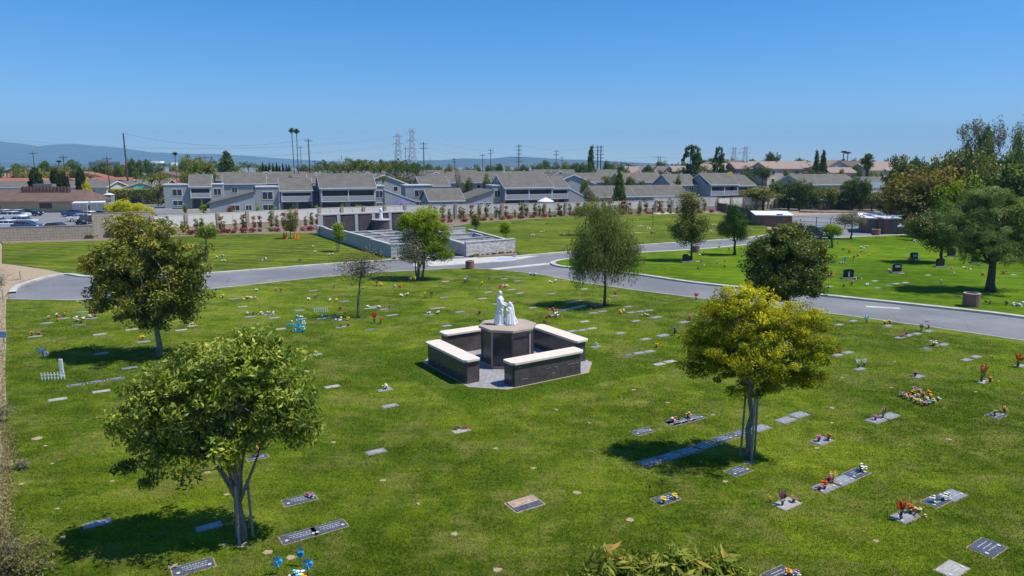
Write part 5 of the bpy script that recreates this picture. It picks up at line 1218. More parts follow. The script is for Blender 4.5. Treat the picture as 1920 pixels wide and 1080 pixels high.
def townhouse(px0, px1, D, label, units, eave=5.5, ridge=8.4, depth=11, rot=TR, roofs=None):
    """units: (kind, f0, f1) as fractions of the frontage; kinds: balcony, tower, plain"""
    X0 = xat(px0, D, 3); cr, sr = math.cos(rot), math.sin(rot)
    # frontage length so that its right end projects at px1
    k = (px1-960)/F; d0 = D*CP+H*SP
    Lf = (k*d0 - X0)/(cr - k*sr*CP)
    root = empty('townhouse', (X0, D, -.1), rot)
    ridge0, eave0 = ridge, eave
    for un in units:
        kind, f0, f1 = un[:3]; dv = un[3] if len(un) > 3 else 0; dz = un[4] if len(un) > 4 else 0
        ridge, eave = ridge0+dz, eave0+dz*.6; before = set(COL.objects.keys())
        u0, u1 = Lf*f0, Lf*f1; w = u1-u0
        if kind in ('balcony','balcony2'):
            v1 = depth; vm = .5*(v1+1.6)
            m = MB(); m.extr_u([(1.7,0),(v1,0),(v1,eave-.1),(vm,ridge-.1),(1.7,eave-.1)], u0+.01, u1-.01); m.build('wall', MT['wall_grey'], root)
            m = MB()
            for u in (u0, u1-.25): m.extr_u([(1.7,0),(1.7,eave),(0,eave),(0,2.5),(.9,0)], u, u+.25)
            m.build('fin_wall', MT['wall_grey'], root)
            m = MB(); gable(m, u0, u1, 0, v1, eave, ridge, over=.25, mid=.5); m.build('roof', [MT['roof_grey'],MT['trim_white']], root)
            b = empty('balcony', (0,0,0)); b.parent = root
            m = MB(); m.box(u0+.25,u1-.25,.02,1.7,2.55,2.8); m.build('slab', MT['trim_white'], b)
            m = MB(); m.box(u0+.25,u1-.25,-.02,.08,3.72,3.85); m.box(u0+.25,u1-.25,-.02,.12,eave-.5,eave-.2)
            n = 1 if kind == 'balcony' else 2
            for q in range(n+1):
                u = u0+.25 + (w-.5)*q/n; m.box(u-.1,u+.1,-.03,.09,2.5,eave-.2)
            m.build('rail_frame', MT['trim_white'], b)
            m = MB(); m.box(u0+.35,u1-.35,.0,.05,2.85,3.7); m.build('rail_panel', MT['wall_pale_sunlit'], b)
            m = MB(); m.box(u0+.5,u1-.5,1.62,1.69,2.82,eave-.7); m.build('balcony_door', MT['pane_dark'], b)
            m = MB(); m.box(u0+.5,u0+w*.45,1.60,1.69,.1,2.2); m.box(u0+w*.55,u1-.5,1.60,1.69,.1,2.2); m.build('patio_door', MT['pane_dark'], root)
            vents(root, rh, u0+1, u1-1, vm+.2, ridge+.1, 2)
        elif kind == 'tower':
            m = MB(); m.box(u0,u1,-.4,5,0,5.9); m.build('wall', MT['wall_grey'], root)
            m = MB(); m.box(u0-.12,u1+.12,-.55,5.1,5.9,6.15); m.build('parapet', MT['trim_white'], root)
            win(root, (u0+u1)/2, -.4, 3.2, min(2.2,w*.6), 1.6)
            win(root, (u0+u1)/2, -.4, .7, min(2.2,w*.6), 1.2)
        elif kind == 'plain':
            v1 = depth; vm = .5*v1+.5
            m = MB(); m.extr_u([(1,0),(v1,0),(v1,eave-.1),(vm,ridge-.1),(1,eave-.1)], u0+.01, u1-.01); m.build('wall', MT['wall_grey'], root)
            m = MB(); gable(m, u0, u1, 1, v1, eave, ridge, over=.35); m.build('roof', [MT['roof_grey'],MT['trim_white']], root)
            for q in range(max(1,int(w/4))): win(root, u0+w*(q+.5)/max(1,int(w/4)), 1, 3.3, 1.3, 1.4)
            win(root, u1-.01, vm, 3.3, 1.4, 1.4, 'r')
            vents(root, rh, u0+1, u1-1, vm+.2, ridge+.1, 2)
        elif kind == 'lean':     # garden wall that slopes down to the right
            m = MB(); m.extr_v([(u0,0),(u1,0),(u1,2.0),(u0,5.0)], .3, .55); m.build('garden_wall', MT['wall_pale_sunlit'], root)
            m = MB(); m.extr_v([(u1+.1,2.0),(u1+.1,2.25),(u0-.1,5.25),(u0-.1,5.0)], .2, .65); m.build('garden_wall_coping', MT['trim_white'], root)
        elif kind == 'low':      # single storey with its roof rising to the right, gable wall to the right
            v1 = depth*.8
            m = MB(); m.extr_u([(0,0),(v1,0),(v1,2.7),(v1*.5,5.2),(0,2.7)], u0, u1); m.build('wall', MT['wall_grey'], root)
            m = MB(); gable(m, u0, u1, 0, v1, 2.8, 5.3, over=.4); m.build('roof', [MT['roof_grey'],MT['trim_white']], root)
            for q in range(max(1,int(w/3.2))): win(root, u0+w*(q+.5)/max(1,int(w/3.2)), 0, .9, 1.5, 1.1, pane='pane_teal')
            win(root, u1, v1*.5, .9, 1.6, 1.1, 'r')
        elif kind == 'lowside':  # single storey, ridge running away from the camera: gable faces front, sunlight painted into its wall colour
            v1 = depth
            m = MB(); m.extr_v([(u0,0),(u1,0),(u1,4.8),(u0+w*.0,2.6)], 0, v1); m.build('wall', MT['wall_pale_sunlit'], root)
            m = MB(); m.extr_v([(u0-.5,2.4),(u1+.2,4.95),(u1+.2,5.2),(u0-.5,2.65)], -.35, v1+.3); m.build('roof', [MT['roof_grey'],MT['trim_white']], root)
            if w > 7: win(root, u0+w*.55, 0, 1.0, 1.8, 1.1)
            win(root, u1-w*.15, 0, 1.0, 1.2, 1.1)
        if dv:
            for nm in set(COL.objects.keys())-before:
                if COL.objects[nm].parent == root: COL.objects[nm].location.y += dv
    tag(root, label, 'townhouse', 'grey townhouses behind the boundary fence')
    return root
townhouse(308,420,176,'grey townhouse at the left end with window bays and a small balcony',[('tower',0,.44,0),('balcony',.44,.80,-1.2,.3),('tower',.80,1,1.5)],eave=5.3,ridge=8.0)
townhouse(392,480,150,'low grey garage building with a sloping roof and blank lit wall',[('lowside',0,1)],depth=12)
townhouse(481,606,158,'grey townhouse with one deep balcony left of the widest balcony',[('tower',0,.33,-.5),('balcony',.36,.84,-1.5,-.7),('tower',.84,1,2.0)])
townhouse(600,782,160,'large grey townhouse with a wide double balcony and blue railing cloths',[('balcony2',0,.55,-2.2,.3),('tower',.55,.66,1),('lean',.66,1)])
townhouse(742,850,172,'pale grey townhouse with a flat-topped bay and long rear roof',[('tower',.12,.58,-3),('plain',.5,1,3)],eave=5.6,ridge=7.8)
townhouse(806,925,158,'low grey house with a sloping roof and lit gable wall in the middle',[('low',0,.52),('lowside',.5,1)],depth=12)
townhouse(925,1032,168,'grey townhouse with a double balcony and a blue cloth on its rail',[('tower',0,.16,1),('balcony2',.16,1,-1.5)],ridge=8.4)
townhouse(1030,1108,174,'grey townhouse with a single balcony and a sloping garden wall',[('balcony',0,.42,-1,-.4),('lean',.48,1)],ridge=8.3)
townhouse(1120,1196,180,'low grey house with teal windows behind the dark conifer',[('low',0,1)])
townhouse(1172,1262,214,'two-storey grey house with two white-framed upper windows',[('plain',0,.85)],eave=5.8)
townhouse(1196,1288,184,'low dark-roofed grey house with green windows behind the fence',[('low',0,1)])
townhouse(1278,1420,190,'grey townhouse with a double balcony behind the tall two-lobed tree',[('plain',0,.34,4,-.3),('balcony2',.34,.70,-1),('balcony',.72,1,1.5,-.6)],eave=5.6,ridge=8.5)
townhouse(420,500,192,'grey roofed townhouse set back behind the low garage',[('plain',0,1)],eave=5.8,ridge=8.4)
# cloths on balcony rails and patio things
def rail_cloth(px, D, w, c, label):
    m = MB(); X = xat(px,D,3.3); m.box(-w/2,w/2,-.03,.0,0,.95); o = m.build('rail_cloth', MT['fl_'+c]); o.location = (X, D, 2.8); o.rotation_euler = (0,0,TR); tag(o, label, 'cloth')
rail_cloth(959,168.2,3.2,'blue','bright blue cloth hung on the balcony rail of a middle townhouse')
for (px,D,c,l) in [(1023,160,'white','white patio umbrella behind the fence'),(752,152,'purple','lilac patio umbrella behind the fence')]:
    o = empty('patio_umbrella',(xat(px,D,2),D,0)); m = MB(); m.lathe([(2.0,2.5),(1.0,3.0),(.05,3.4)],10); m.build('canopy', MT['white_paint'] if c=='white' else MT['umbrella'], o); m = MB(); m.cyl(0,0,0,2.6,.04); m.build('pole', MT['steel'], o); tag(o, l, 'umbrella')

def house(px, D, w, d, eave, ridge, rot, wm, rm, label, nwin=2, axis='u', group='houses further back', name='house', hip=False, gx=None, floors=1):
    X = xat(px, D, 3); z = hg(X,D) - .2; root = empty(name, (X,D,z), rot)
    m = MB()
    if hip:
        m.box(-w/2,w/2,0,d,0,eave); m.build('wall', MT[wm], root)
        m = MB(); k = min(w,d)*.42; o = .5
        m.add([(-w/2-o,-o,eave),(w/2+o,-o,eave),(w/2+o,d+o,eave),(-w/2-o,d+o,eave),(-w/2+k,d/2,ridge),(w/2-k,d/2,ridge)], [(0,1,5,4),(1,2,5),(2,3,4,5),(3,0,4),(3,2,1,0)])
    elif axis == 'u':
        m.extr_u([(0,0),(d,0),(d,eave),(d/2,ridge-.1),(0,eave)], -w/2, w/2); m.build('wall', MT[wm], root); m = MB(); gable(m, -w/2, w/2, 0, d, eave, ridge)
    else:
        m.extr_v([(-w/2,0),(w/2,0),(w/2,eave),(0,ridge-.1),(-w/2,eave)], 0, d); m.build('wall', MT['wall_pale_sunlit'] if wm == 'wall_grey' else MT[wm], root); m = MB(); gable(m, -w/2, w/2, 0, d, eave, ridge, axis='v')  # grey front gables take the siding with sunlight in its colour
    m.build('roof', [MT[rm],MT['trim_white'] if rm=='roof_grey' else MT[rm]], root)
    for q in range(nwin): win(root, -w/2+w*(q+.5)/nwin, 0, eave-2.0, 1.2, 1.3, 'f', mull=0)
    if nwin and eave > 4.5:
        for q in range(nwin): win(root, -w/2+w*(q+.5)/nwin, 0, .9, 1.3, 1.3, 'f', mull=0)
        win(root, w/2, d*.5, eave-2, 1.2, 1.3, 'r', mull=0)
    if rm == 'roof_grey' and nwin: vents(root, rh, -w*.3, w*.3, d/2+.3, ridge+.1, 1)
    tag(root, label, 'house', group); return root
# rows of grey roofs behind the first row
for (px,D,w,d,e,r,ax) in [(520,205,16,12,5.8,8.2,'u'),(640,215,20,12,5.8,8.3,'u'),(720,200,14,10,5.6,8.2,'v'),(868,212,20,12,5.8,8.2,'u'),(975,215,18,12,5.8,8.6,'u'),(1075,205,14,12,5.6,8.2,'v'),(1125,222,16,12,5.8,8.4,'u'),(900,250,22,12,6,8.6,'u'),(1010,255,20,12,6,8.7,'u'),(1150,262,18,12,6,8.8,'u'),(790,240,20,12,6,8.4,'u'),
      (500,222,12,12,6,8.9,'v'),(595,226,12,12,6,8.7,'v'),(690,224,12,12,6,8.8,'v'),(818,226,12,12,6,8.8,'v'),(945,228,12,12,6,9.0,'v'),(1050,232,12,12,6,9.0,'v'),(560,250,22,12,6,8.6,'u'),(680,262,20,12,6,8.8,'u'),(460,240,18,12,6,8.5,'u'),(850,285,24,12,6,8.9,'u'),(1060,290,24,12,6,9.2,'u')]:
    house(px,D,w,d,e,r,TR+rh.uniform(-.1,.1),'wall_grey','roof_grey','grey shingled townhouse roof in the rows behind',2,ax)
for (px,D,w,e,r) in [(1240,232,14,3.4,6.5),(1255,236,16,3.2,6.0)][:1]:
    house(px,D,20,12,3.2,6,TR,'wall_tan','roof_brown','brown-roofed low house below the pink houses',2)
# left: tiled roofs, long grey building, brown building
house(40,190,44,14,5.0,6.4,math.radians(8),'wall_cream','roof_grey','long pale grey-roofed building behind the cypresses at left',6)
for (px,D,w,rm,wm) in [(18,262,26,'roof_red','wall_cream'),(90,300,22,'roof_red','wall_cream'),(185,232,18,'roof_grey','wall_cream'),(228,236,22,'roof_red','wall_cream'),(262,240,16,'roof_grey','wall_tan'),(190,285,24,'roof_red','wall_cream'),(265,205,16,'roof_grey','wall_cream'),(215,204,18,'roof_grey','wall_cream'),(330,262,22,'roof_red','wall_cream'),
      (440,290,36,'roof_red','wall_cream'),(150,330,26,'roof_red','wall_cream'),(60,350,26,'roof_red','wall_tan'),(300,330,26,'roof_brown','wall_cream'),(385,330,26,'roof_brown','wall_tan'),(130,260,18,'roof_red','wall_cream')]:
    house(px,D,w,12,3.4 if D<290 else 5.0,6.0 if D<290 else 8.0,math.radians(rh.uniform(-15,25)),wm,rm,f"{'red tiled' if rm=='roof_red' else 'brown roofed' if rm=='roof_brown' else 'grey roofed'} low house among trees at left",2,'u' if rh.random()<.7 else 'v','low houses at left')
bb = empty('brown_building', (xat(158,159,2),159,0), math.radians(1.5)); Lb = 24
m = MB(); m.box(-Lb,-.5,.6,11,0,2.7); m.build('wall', MT['wall_tan'], bb)
m = MB(); m.add([(-Lb-1,-.4,2.55),(0,-.4,2.55),(0,12,2.55),(-Lb-1,12,2.55),(-Lb+1,6,5.0),(-2.2,6,5.0)],[(0,1,5,4),(1,2,5),(2,3,4,5),(3,0,4),(3,2,1,0)]); m.build('roof', MT['roof_brown'], bb)
m = MB(); m.box(-17,-5.5,4.5,4.7,4.6,5.7)
for k in range(14): m.box(-16.5+k*.8,-16.2+k*.8,4.35,4.5,4.5,5.9)
m.build('roof_screen', MT['shed'], bb)
m = MB(); m.box(-14.5,-10,5,6.6,4.9,6.4); m.build('roof_unit', MT['wall_dark'], bb)
for u in (-21,-9.2): win(bb,u,.6,1.0,2.6,1.0,frame='roof_brown')
tag(bb,'low brown-roofed tan building beside the car park at left','building')
for px,D,l,rz in [(152,148,'grey shipping container with a pale roof, nearest the parked cars',.2),(184,150,'grey shipping container with a framed end beside the yellow hedge',.2)]:
    o = empty('shipping_container',(xat(px,D,0),D,0),math.radians(28)); m = MB(); m.box(-1.4,1.4,0,6.2,.1,2.7)
    for k in range(20): m.box(-1.45,-1.4,.2+k*.3,.32+k*.3,.2,2.6)
    m.build('container_body', MT['container'], o)
    m = MB(); m.box(-1.45,1.45,-.05,6.3,2.7,2.8); m.build('container_roof', MT['roof_white'], o)
    for s_ in (-1,1):
        m = MB(); m.box(s_*.68-.6,s_*.68+.6,-.06,-.001,.25,2.5); m.build('container_door', MT['wall_dark'], o)
    tag(o,l,'shipping container')
o = empty('portable_toilet',(xat(207,176,0),176,0)); m = MB(); m.box(-.9,.9,-.9,.9,0,3.4); m.build('body', MT['wall_dark'], o, bevel=.05); m = MB(); m.add([(-1,-1,3.4),(1,-1,3.4),(1,1,3.4),(-1,1,3.4),(0,0,3.85)],[(0,1,4),(1,2,4),(2,3,4),(3,0,4),(3,2,1,0)]); m.build('roof', MT['roof_white'], o); m = MB(); m.box(-.6,.6,-.93,-.901,.2,3.0); m.build('door', MT['container'], o)
tag(o,'dark booth with a pale pointed roof beside the parked cars on the street','booth')
# far city buildings
for px,w,y0,D,c,l in [(197,58,303,1500,'wall_dark','far dark office block with a flat roof at the foot of the mountains'),(295,52,305,1400,'white_paint','far white building complex on the left skyline'),(268,22,304,1600,'wall_dark','smaller far dark office block beside the white complex')]:
    zt = zat(D,y0); wm_ = w/F*D; o = empty('office_building',(xat(px,D,0),D,0)); m = MB(); m.box(-wm_/2,wm_/2,0,30,0,zt); m.box(-wm_*.3,wm_*.1,5,20,zt,zt+3); m.build('wall', MT[c], o)
    m = MB(); 
    for q in range(8): m.box(-wm_/2+wm_*(q+.15)/8,-wm_/2+wm_*(q+.85)/8,-.3,-.02,zt-6,zt-2.5)
    m.build('window_band', MT['pane'], o); tag(o,l,'office building')
# pink houses on the rise at right
PH = [(1228,268,15,'wall_pink','v',6.2,8.6),(1252,262,11,'wall_pink','v',6.0,8.2),(1290,262,22,'wall_rose','u',5.6,7.6),(1330,272,14,'wall_cream','v',6,8.4),(1348,258,20,'wall_rose','u',5.6,7.4),(1372,276,22,'wall_rose','u',5.8,7.8),(1390,268,10,'wall_rose','v',6.6,8.8),(1412,256,26,'wall_rose','u',5.8,8.0),(1440,286,26,'wall_rose','u',6.2,8.6),
      (1470,254,30,'wall_cream','u',5.8,8.0),(1498,276,28,'wall_pink','u',6.2,8.6),(1545,280,20,'wall_pink','u',6.0,8.2),(1568,262,18,'wall_cream','v',6.4,8.8),(1590,272,28,'wall_pink','u',6.2,8.6),(1608,266,9,'wall_cream','v',6.2,8.6),(1655,276,26,'wall_pink','u',6.0,8.4),(1650,258,24,'wall_cream','u',5.2,7.4),(1580,250,18,'wall_pink','u',4.4,6.2),(1200,300,20,'wall_pink','u',6,8.4)]
for (px,D,w,wm,ax,e,r) in PH:
    house(px,D,w*.56,9,e,r,math.radians(rh.uniform(8,26)),wm,'roof_pink',f"{ {'wall_pink':'pink','wall_rose':'rose-brown','wall_cream':'cream'}[wm] } two-storey house with pink tiled roof on the right rise",3 if ax=='u' else 2,ax,'pink-roofed houses on the rise')
house(1560,196,20,12,5.4,8.0,TR,'wall_grey','roof_grey','grey-roofed house half hidden behind the dark tree row at right',2)
house(1655,205,10,10,4.5,6.6,TR,'wall_cream','roof_grey','small grey-roofed house beside the orange-brown tree',1)
m = MB(); m.box(-2.2,2.2,-.1,.1,0,1.6); o = m.build('white_board', MT['white_paint']); o.location = (xat(1645,200,4),200,4.4); tag(o,'plain white board above the small grey-roofed house at right','sign board')

# sheds at the right
def shed(p0, p1, dep, h, wm, label, rot=None):
    a = Vector(W(*p0)); b = Vector(W(*p1)); ang = math.atan2(b.y-a.y,b.x-a.x); L_ = (b-a).length; o = empty('storage_shed', a, ang)
    m = MB(); m.box(0,L_,0,dep,-.1,h)
    for k in range(int(L_/.6)): m.box(.1+k*.6,.2+k*.6,-.03,0,.0,h)
    m.build('wall', MT[wm], o)
    m = MB(); m.extr_u([(-.3,h),(dep+.3,h+.35),(dep+.3,h+.5),(-.3,h+.15)], -.3, L_+.3); m.build('roof', MT['roof_white'], o)
    m = MB(); m.box(L_*.55,L_*.55+1.1,-.06,-.031,0,2.1); m.build('door', MT['slab_dark'], o)
    tag(o, label, 'shed')
shed((1418,422.5),(1484,423.5),6,1.75,'shed','brown shed with a white roof at the end of the middle lawn')
shed((1612,435),(1640,436),7,2.2,'shed','brown shed behind the sparse grey-green tree')
shed((1640,435.5),(1655,437),6,2.4,'shed_orange','orange-brown shed between two brown sheds')
shed((1656,437.5),(1683,437.5),6,2.3,'shed','brown shed with a white roof right of the orange shed')
shed((1684,437.5),(1692,437.5),1.5,1.0,'shed_orange','low orange-brown bin store beside the right shed')
def plank_fence(pts, h, label, mat='bark_dark'):
    o0 = Vector(W(*pts[0])); o = empty('plank_fence', o0); P_ = [Vector(W(*p))-o0 for p in pts]
    for i in range(len(P_)-1):
        a,b = P_[i],P_[i+1]; m = MB(); n = max(1,int((b-a).length/.3)); ang = math.atan2(b.y-a.y,b.x-a.x)
        for k in range(n):
            c = a.lerp(b,(k+.5)/n); m.obox(c.x,c.y,-.1,h+(.04 if k%2 else 0),.27,.05,ang)
        m.build('planks', MT[mat], o)
        m = MB(); m.obox(a.x,a.y,-.1,h+.15,.15,.15,ang); m.build('post', MT[mat], o)
    tag(o,label,'fence')
plank_fence([(1345,395),(1378,402),(1408,414),(1418,421)],1.9,'dark plank fence running down to the brown shed')
plank_fence([(1395,388),(1470,390),(1560,393),(1650,392),(1690,398)],2.2,'brown plank fence under the dark tree row')
def rail_fence(pts, h, label):
    o0 = Vector(W(*pts[0])); o = empty('rail_fence', o0); P_ = [Vector(W(*p))-o0 for p in pts]; m = MB(); m2 = MB()
    for i in range(len(P_)-1):
        a,b = P_[i],P_[i+1]; n = max(1,int((b-a).length/2.4)); ang = math.atan2(b.y-a.y,b.x-a.x)
        for k in range(n+1):
            c = a.lerp(b,k/n); m.cyl(c.x,c.y,-.1,h,.06,n=6)
        for z in (h*.95,h*.5,.15): m2.tube([(a.x,a.y,z),(b.x,b.y,z)],[.03,.03],5)
    m.build('posts', MT['wire'], o); m2.build('rails', MT['wire'], o); tag(o,label,'fence')
rail_fence([(1484,423),(1530,426),(1612,431)],1.8,'thin dark metal fence in front of the right car park')
sheet('verge', px2([(1500,396),(1560,397.5),(1640,397),(1640,392),(1500,392)]), -.2, .03, MT['mulch'])

# ------------------------------------------------------------------ cars
def car(px, py, D, rot, col, label, suv=False):
    p = W(px,py) if D is None else (xat(px,D,0), D, -.02 if D>100 and px<300 else 0)
    o = empty('parked_car', p, math.radians(rot)); k = 1.12 if suv else 1.0; L_ = 4.6; h = 1.72 if suv else 1.46; Wd = 1.82
    bp = [(-2.25,.35),(-2.3,.7),(-2.2,.93 if not suv else 1.05),(-1.2,1.0*k),(2.1,.98*k),(2.28,.7),(2.25,.35),(1.8,.26),(-1.8,.26)] if not suv else [(-2.3,.38),(-2.3,.8),(-2.15,1.05),(-1.2,1.12),(2.25,1.12),(2.3,.8),(2.28,.38),(1.8,.3),(-1.8,.3)]
    m = MB(); m.extr_v(bp, -Wd/2, Wd/2); m.build('body', MT['car_'+col], o, bevel=.09)
    cp_ = [(-1.25,.98*k),(-.45,h-.04),(.3,h),(1.1,h-.06),(1.9,.98*k)] if not suv else [(-1.3,1.1),(-.6,h-.03),(.4,h),(1.9,h-.04),(2.22,1.1)]
    m = MB(); m.extr_v(cp_, -Wd/2+.13, Wd/2-.13); m.build('windows', MT['pane'], o)
    m = MB(); rp = [(cp_[1][0]-.02,h-.07),(cp_[1][0]+.05,h+.01),(cp_[2][0],h+.035),(cp_[3][0],h-.03),(cp_[3][0]+.06,h-.09)]; m.extr_v(rp, -Wd/2+.1, Wd/2-.1)
    for xx in ((cp_[0][0]+cp_[1][0])/2+.5, .55): 
        for s in (-1,1): m.box(xx-.05,xx+.05,s*(Wd/2-.125)-.012,s*(Wd/2-.125)+.012,.95,h-.05)
    m.build('roof', MT['car_'+col], o)
    for x in (-1.42,1.42):
        for s in (-1,1):
            w = empty('wheel',(x,s*(Wd/2-.09),.33)); w.parent = o
            m = MB(); m.tube([(0,-.11,0),(0,.11,0)],[.34,.34],16); m.build('tyre', MT['rubber'], w)
            m = MB(); m.tube([(0,-.118,0),(0,.118,0)],[.2,.2],10); m.build('rim', MT['steel'], w)
    for s in (-1,1):
        m = MB(); m.box(-2.31,-2.2,s*.68-.2,s*.68+.2,.66,.8); m.build('headlight', MT['white_paint'], o)
        m = MB(); m.box(2.2,2.31,s*.7-.16,s*.7+.16,.72,.86); m.build('tail_light', MT['fl_red'], o)
    tag(o, label, 'car', 'cars parked at left' if px < 400 else None)
for q in [(20,0,117,178,'white','white hatchback in the front row of the car park'),(-28,0,119,178,'blue','dark blue car cut by the left edge of the view'),(52,0,115.5,178,'blue','dark blue car nearest the block wall, only its roof showing'),(26,0,136,178,'white','white estate car in the back row of the car park',True),(-18,0,129,178,'silver','silver car in the middle row of the car park'),
          (10,0,146,178,'white','white car furthest back in the left row'),(108,0,112,176,'navy','very dark blue car with only its roof above the block wall'),(150,0,133,40,'silver','silver car facing the grey containers'),(166,0,141,-8,'white','white car beside the containers'),(186,0,143,5,'teal','grey-green car beside the yellow hedge'),(162,0,127,95,'black','dark car against the higher block wall'),
          (34,0,142,178,'silver','silver estate car second in the back row of the car park',True),(-4,0,124,178,'white','white car in the middle of the parked left row'),(58,0,148,178,'navy','dark blue car at the back of the left row'),(44,0,126,178,'silver','silver hatchback just behind the white hatchback'),(140,0,146,10,'blue','blue car in front of the grey containers'),(172,0,131,20,'white','white car close behind the higher block wall'),
          (208,0,168,178,'white','white van-like car on the street by the hedge',True),(186,0,188,178,'white','white car on the far street beside the dark booth',True),(196,0,182,178,'blue','blue car on the far street'),(255,0,188,0,'black','black car in front of the clipped hedge',True)]:
    car(q[0],q[1],q[2],q[3],q[4],q[5],len(q)>6)
car(1535,446,None,100,'navy','dark blue car parked on the right road beside the lime-green tree',True)

# ------------------------------------------------------------------ poles, pylons, wires
def pole(px, ytop, D, label, arms=1, r=.16, ybase=None, lean=0):
    z0 = hg(xat(px,D,0),D); zt = zat(D,ytop)-z0; X = xat(px,D,zt+z0); o = empty('utility_pole',(X,D,z0-.3))
    m = MB(); m.tube([(-lean,0,0),(0,0,zt+.3)],[r*1.25,r*.8],7); m.build('pole', MT['wood_pole'], o)
    for k in range(arms):
        m = MB(); z = zt-.5-k*1.5; m.box(-1.3,1.3,-.08,.08,z,z+.16)
        for s in (-1.2,-.7,.7,1.2): m.cyl(s,0,z+.16,z+.38,.05,n=5)
        m.build('crossarm', MT['wood_pole'], o)
    tag(o,label,'utility pole','utility poles across the town'); return (X,D,zt+z0)
tops = {}
for (px,y,D,a,r) in [(231,250,215,0,.24),(61,284,240,1,.14),(118,291,215,1,.16),(200,293,185,2,.14),(578,260,225,1,.2),(563,274,300,1,.14),(760,276,420,1,.2),(794,266,240,2,.18),(905,288,300,1,.14),(920,279,330,2,.18),(973,271,280,5,.2),(1043,281,320,2,.18),(1054,294,420,2,.18),(1121,273,300,5,.26),(1127,273,301,5,.26),(1247,300,360,2,.2),(384,292,230,1,.12),(590,300,300,1,.14),(852,296,400,2,.2)]:
    tops[px] = pole(px,y,D,'brown wooden utility pole above the rooftops',a,r,lean=(-.0 if px!=231 else 0))
def pylon(px, ytop, D, label, w, narm=3, wide=1.0):
    zt = zat(D,ytop); z0 = hg(xat(px,D,0),D); X = xat(px,D,(zt+z0)/2); o = empty('lattice_pylon',(X,D,z0)); h = zt-z0; m = MB(); n = 9; R = w/42
    wd = lambda t: w*(.5-.32*min(1,t*1.25))
    c4 = [(-1,-1),(1,-1),(1,1),(-1,1)]
    for i in range(n):
        t0,t1 = i/n,(i+1)/n
        for j in range(4):
            a,b = c4[j],c4[(j+1)%4]; p = lambda c,t: (c[0]*wd(t),c[1]*wd(t),h*t)
            m.tube([p(a,t0),p(a,t1)],[R,R],4); m.tube([p(a,t0),p(b,t1)],[R*.6,R*.6],3); m.tube([p(b,t0),p(a,t1)],[R*.6,R*.6],3)
    m.build('lattice', MT['steel'], o)
    for k in range(narm):
        z = h*(.93-.17*k); m = MB(); aw = w*wide*(.9 if k != 1 else 1.1)
        m.tube([(-aw,0,z),(0,0,z+w*.12),(aw,0,z)],[R*.8]*3,4); m.tube([(-aw,0,z),(aw,0,z)],[R*.8]*2,4)
        for s in (-1,1): m.tube([(s*aw,0,z),(s*aw,0,z-w*.3)],[R*.7]*2,4)
        m.build('arm', MT['steel'], o)
    tag(o,label,'pylon'); return (X,D,z0+h)
p1 = pylon(747,250,700,'shorter left one of two grey lattice pylons above the roofs',9.5,3,.52)
p2 = pylon(773,241,680,'taller right one of two grey lattice pylons above the roofs',9.5,4,.52)
p3 = pylon(1376,276,900,'left one of two small far lattice pylons at right',8.5,2,.8)
p4 = pylon(1397,275,880,'right one of two small far lattice pylons at right',8.5,2,.8)
p5 = pylon(1236,293,700,'small flat-armed far pylon above the pink houses',7,1,1.1)
def wire(a, b, sag, label, r=.06):
    a, b = Vector(a), Vector(b); m = MB(); pts = []
    for i in range(21):
        t = i/20; p = a.lerp(b,t); p.z -= 4*sag*t*(1-t); pts.append(p)
    m.tube(pts,[r]*21,4); tag(m.build('power_line', MT['wire']),label,'power line','power lines strung across the sky')
far = lambda px,y,D: (xat(px,D,zat(D,y)),D,zat(D,y))
for y0,y1,k in [(256,252,0),(272,262,1),(286,275,2)]:
    wire(far(-120,y0-4,430),(p1[0]+(-3 if k%2 else 3),p1[1],p1[2]-5-8*k),9,'thin sagging power line leading to the two tall pylons',.055)
    wire(far(-120,y0+2,420),(p2[0]+(-3 if k%2 else 3),p2[1],p2[2]-5-8*k),10,'thin sagging power line leading to the two tall pylons',.055)
for k in range(3):
    wire((p2[0],p2[1],p2[2]-8-7*k),(p5[0],p5[1],p5[2]-3*k),10,'thin power line running right from the two tall pylons',.05)
wire(tops[231],tops[578],3,'thin line between the tall left pole and the middle pole',.03)
wire(tops[973],tops[1121],2,'thin line between the many-armed pole and the double pole',.03)
wire((p5[0],p5[1],p5[2]),(p3[0],p3[1],p3[2]-4),6,'thin power line between the small right pylons',.05)

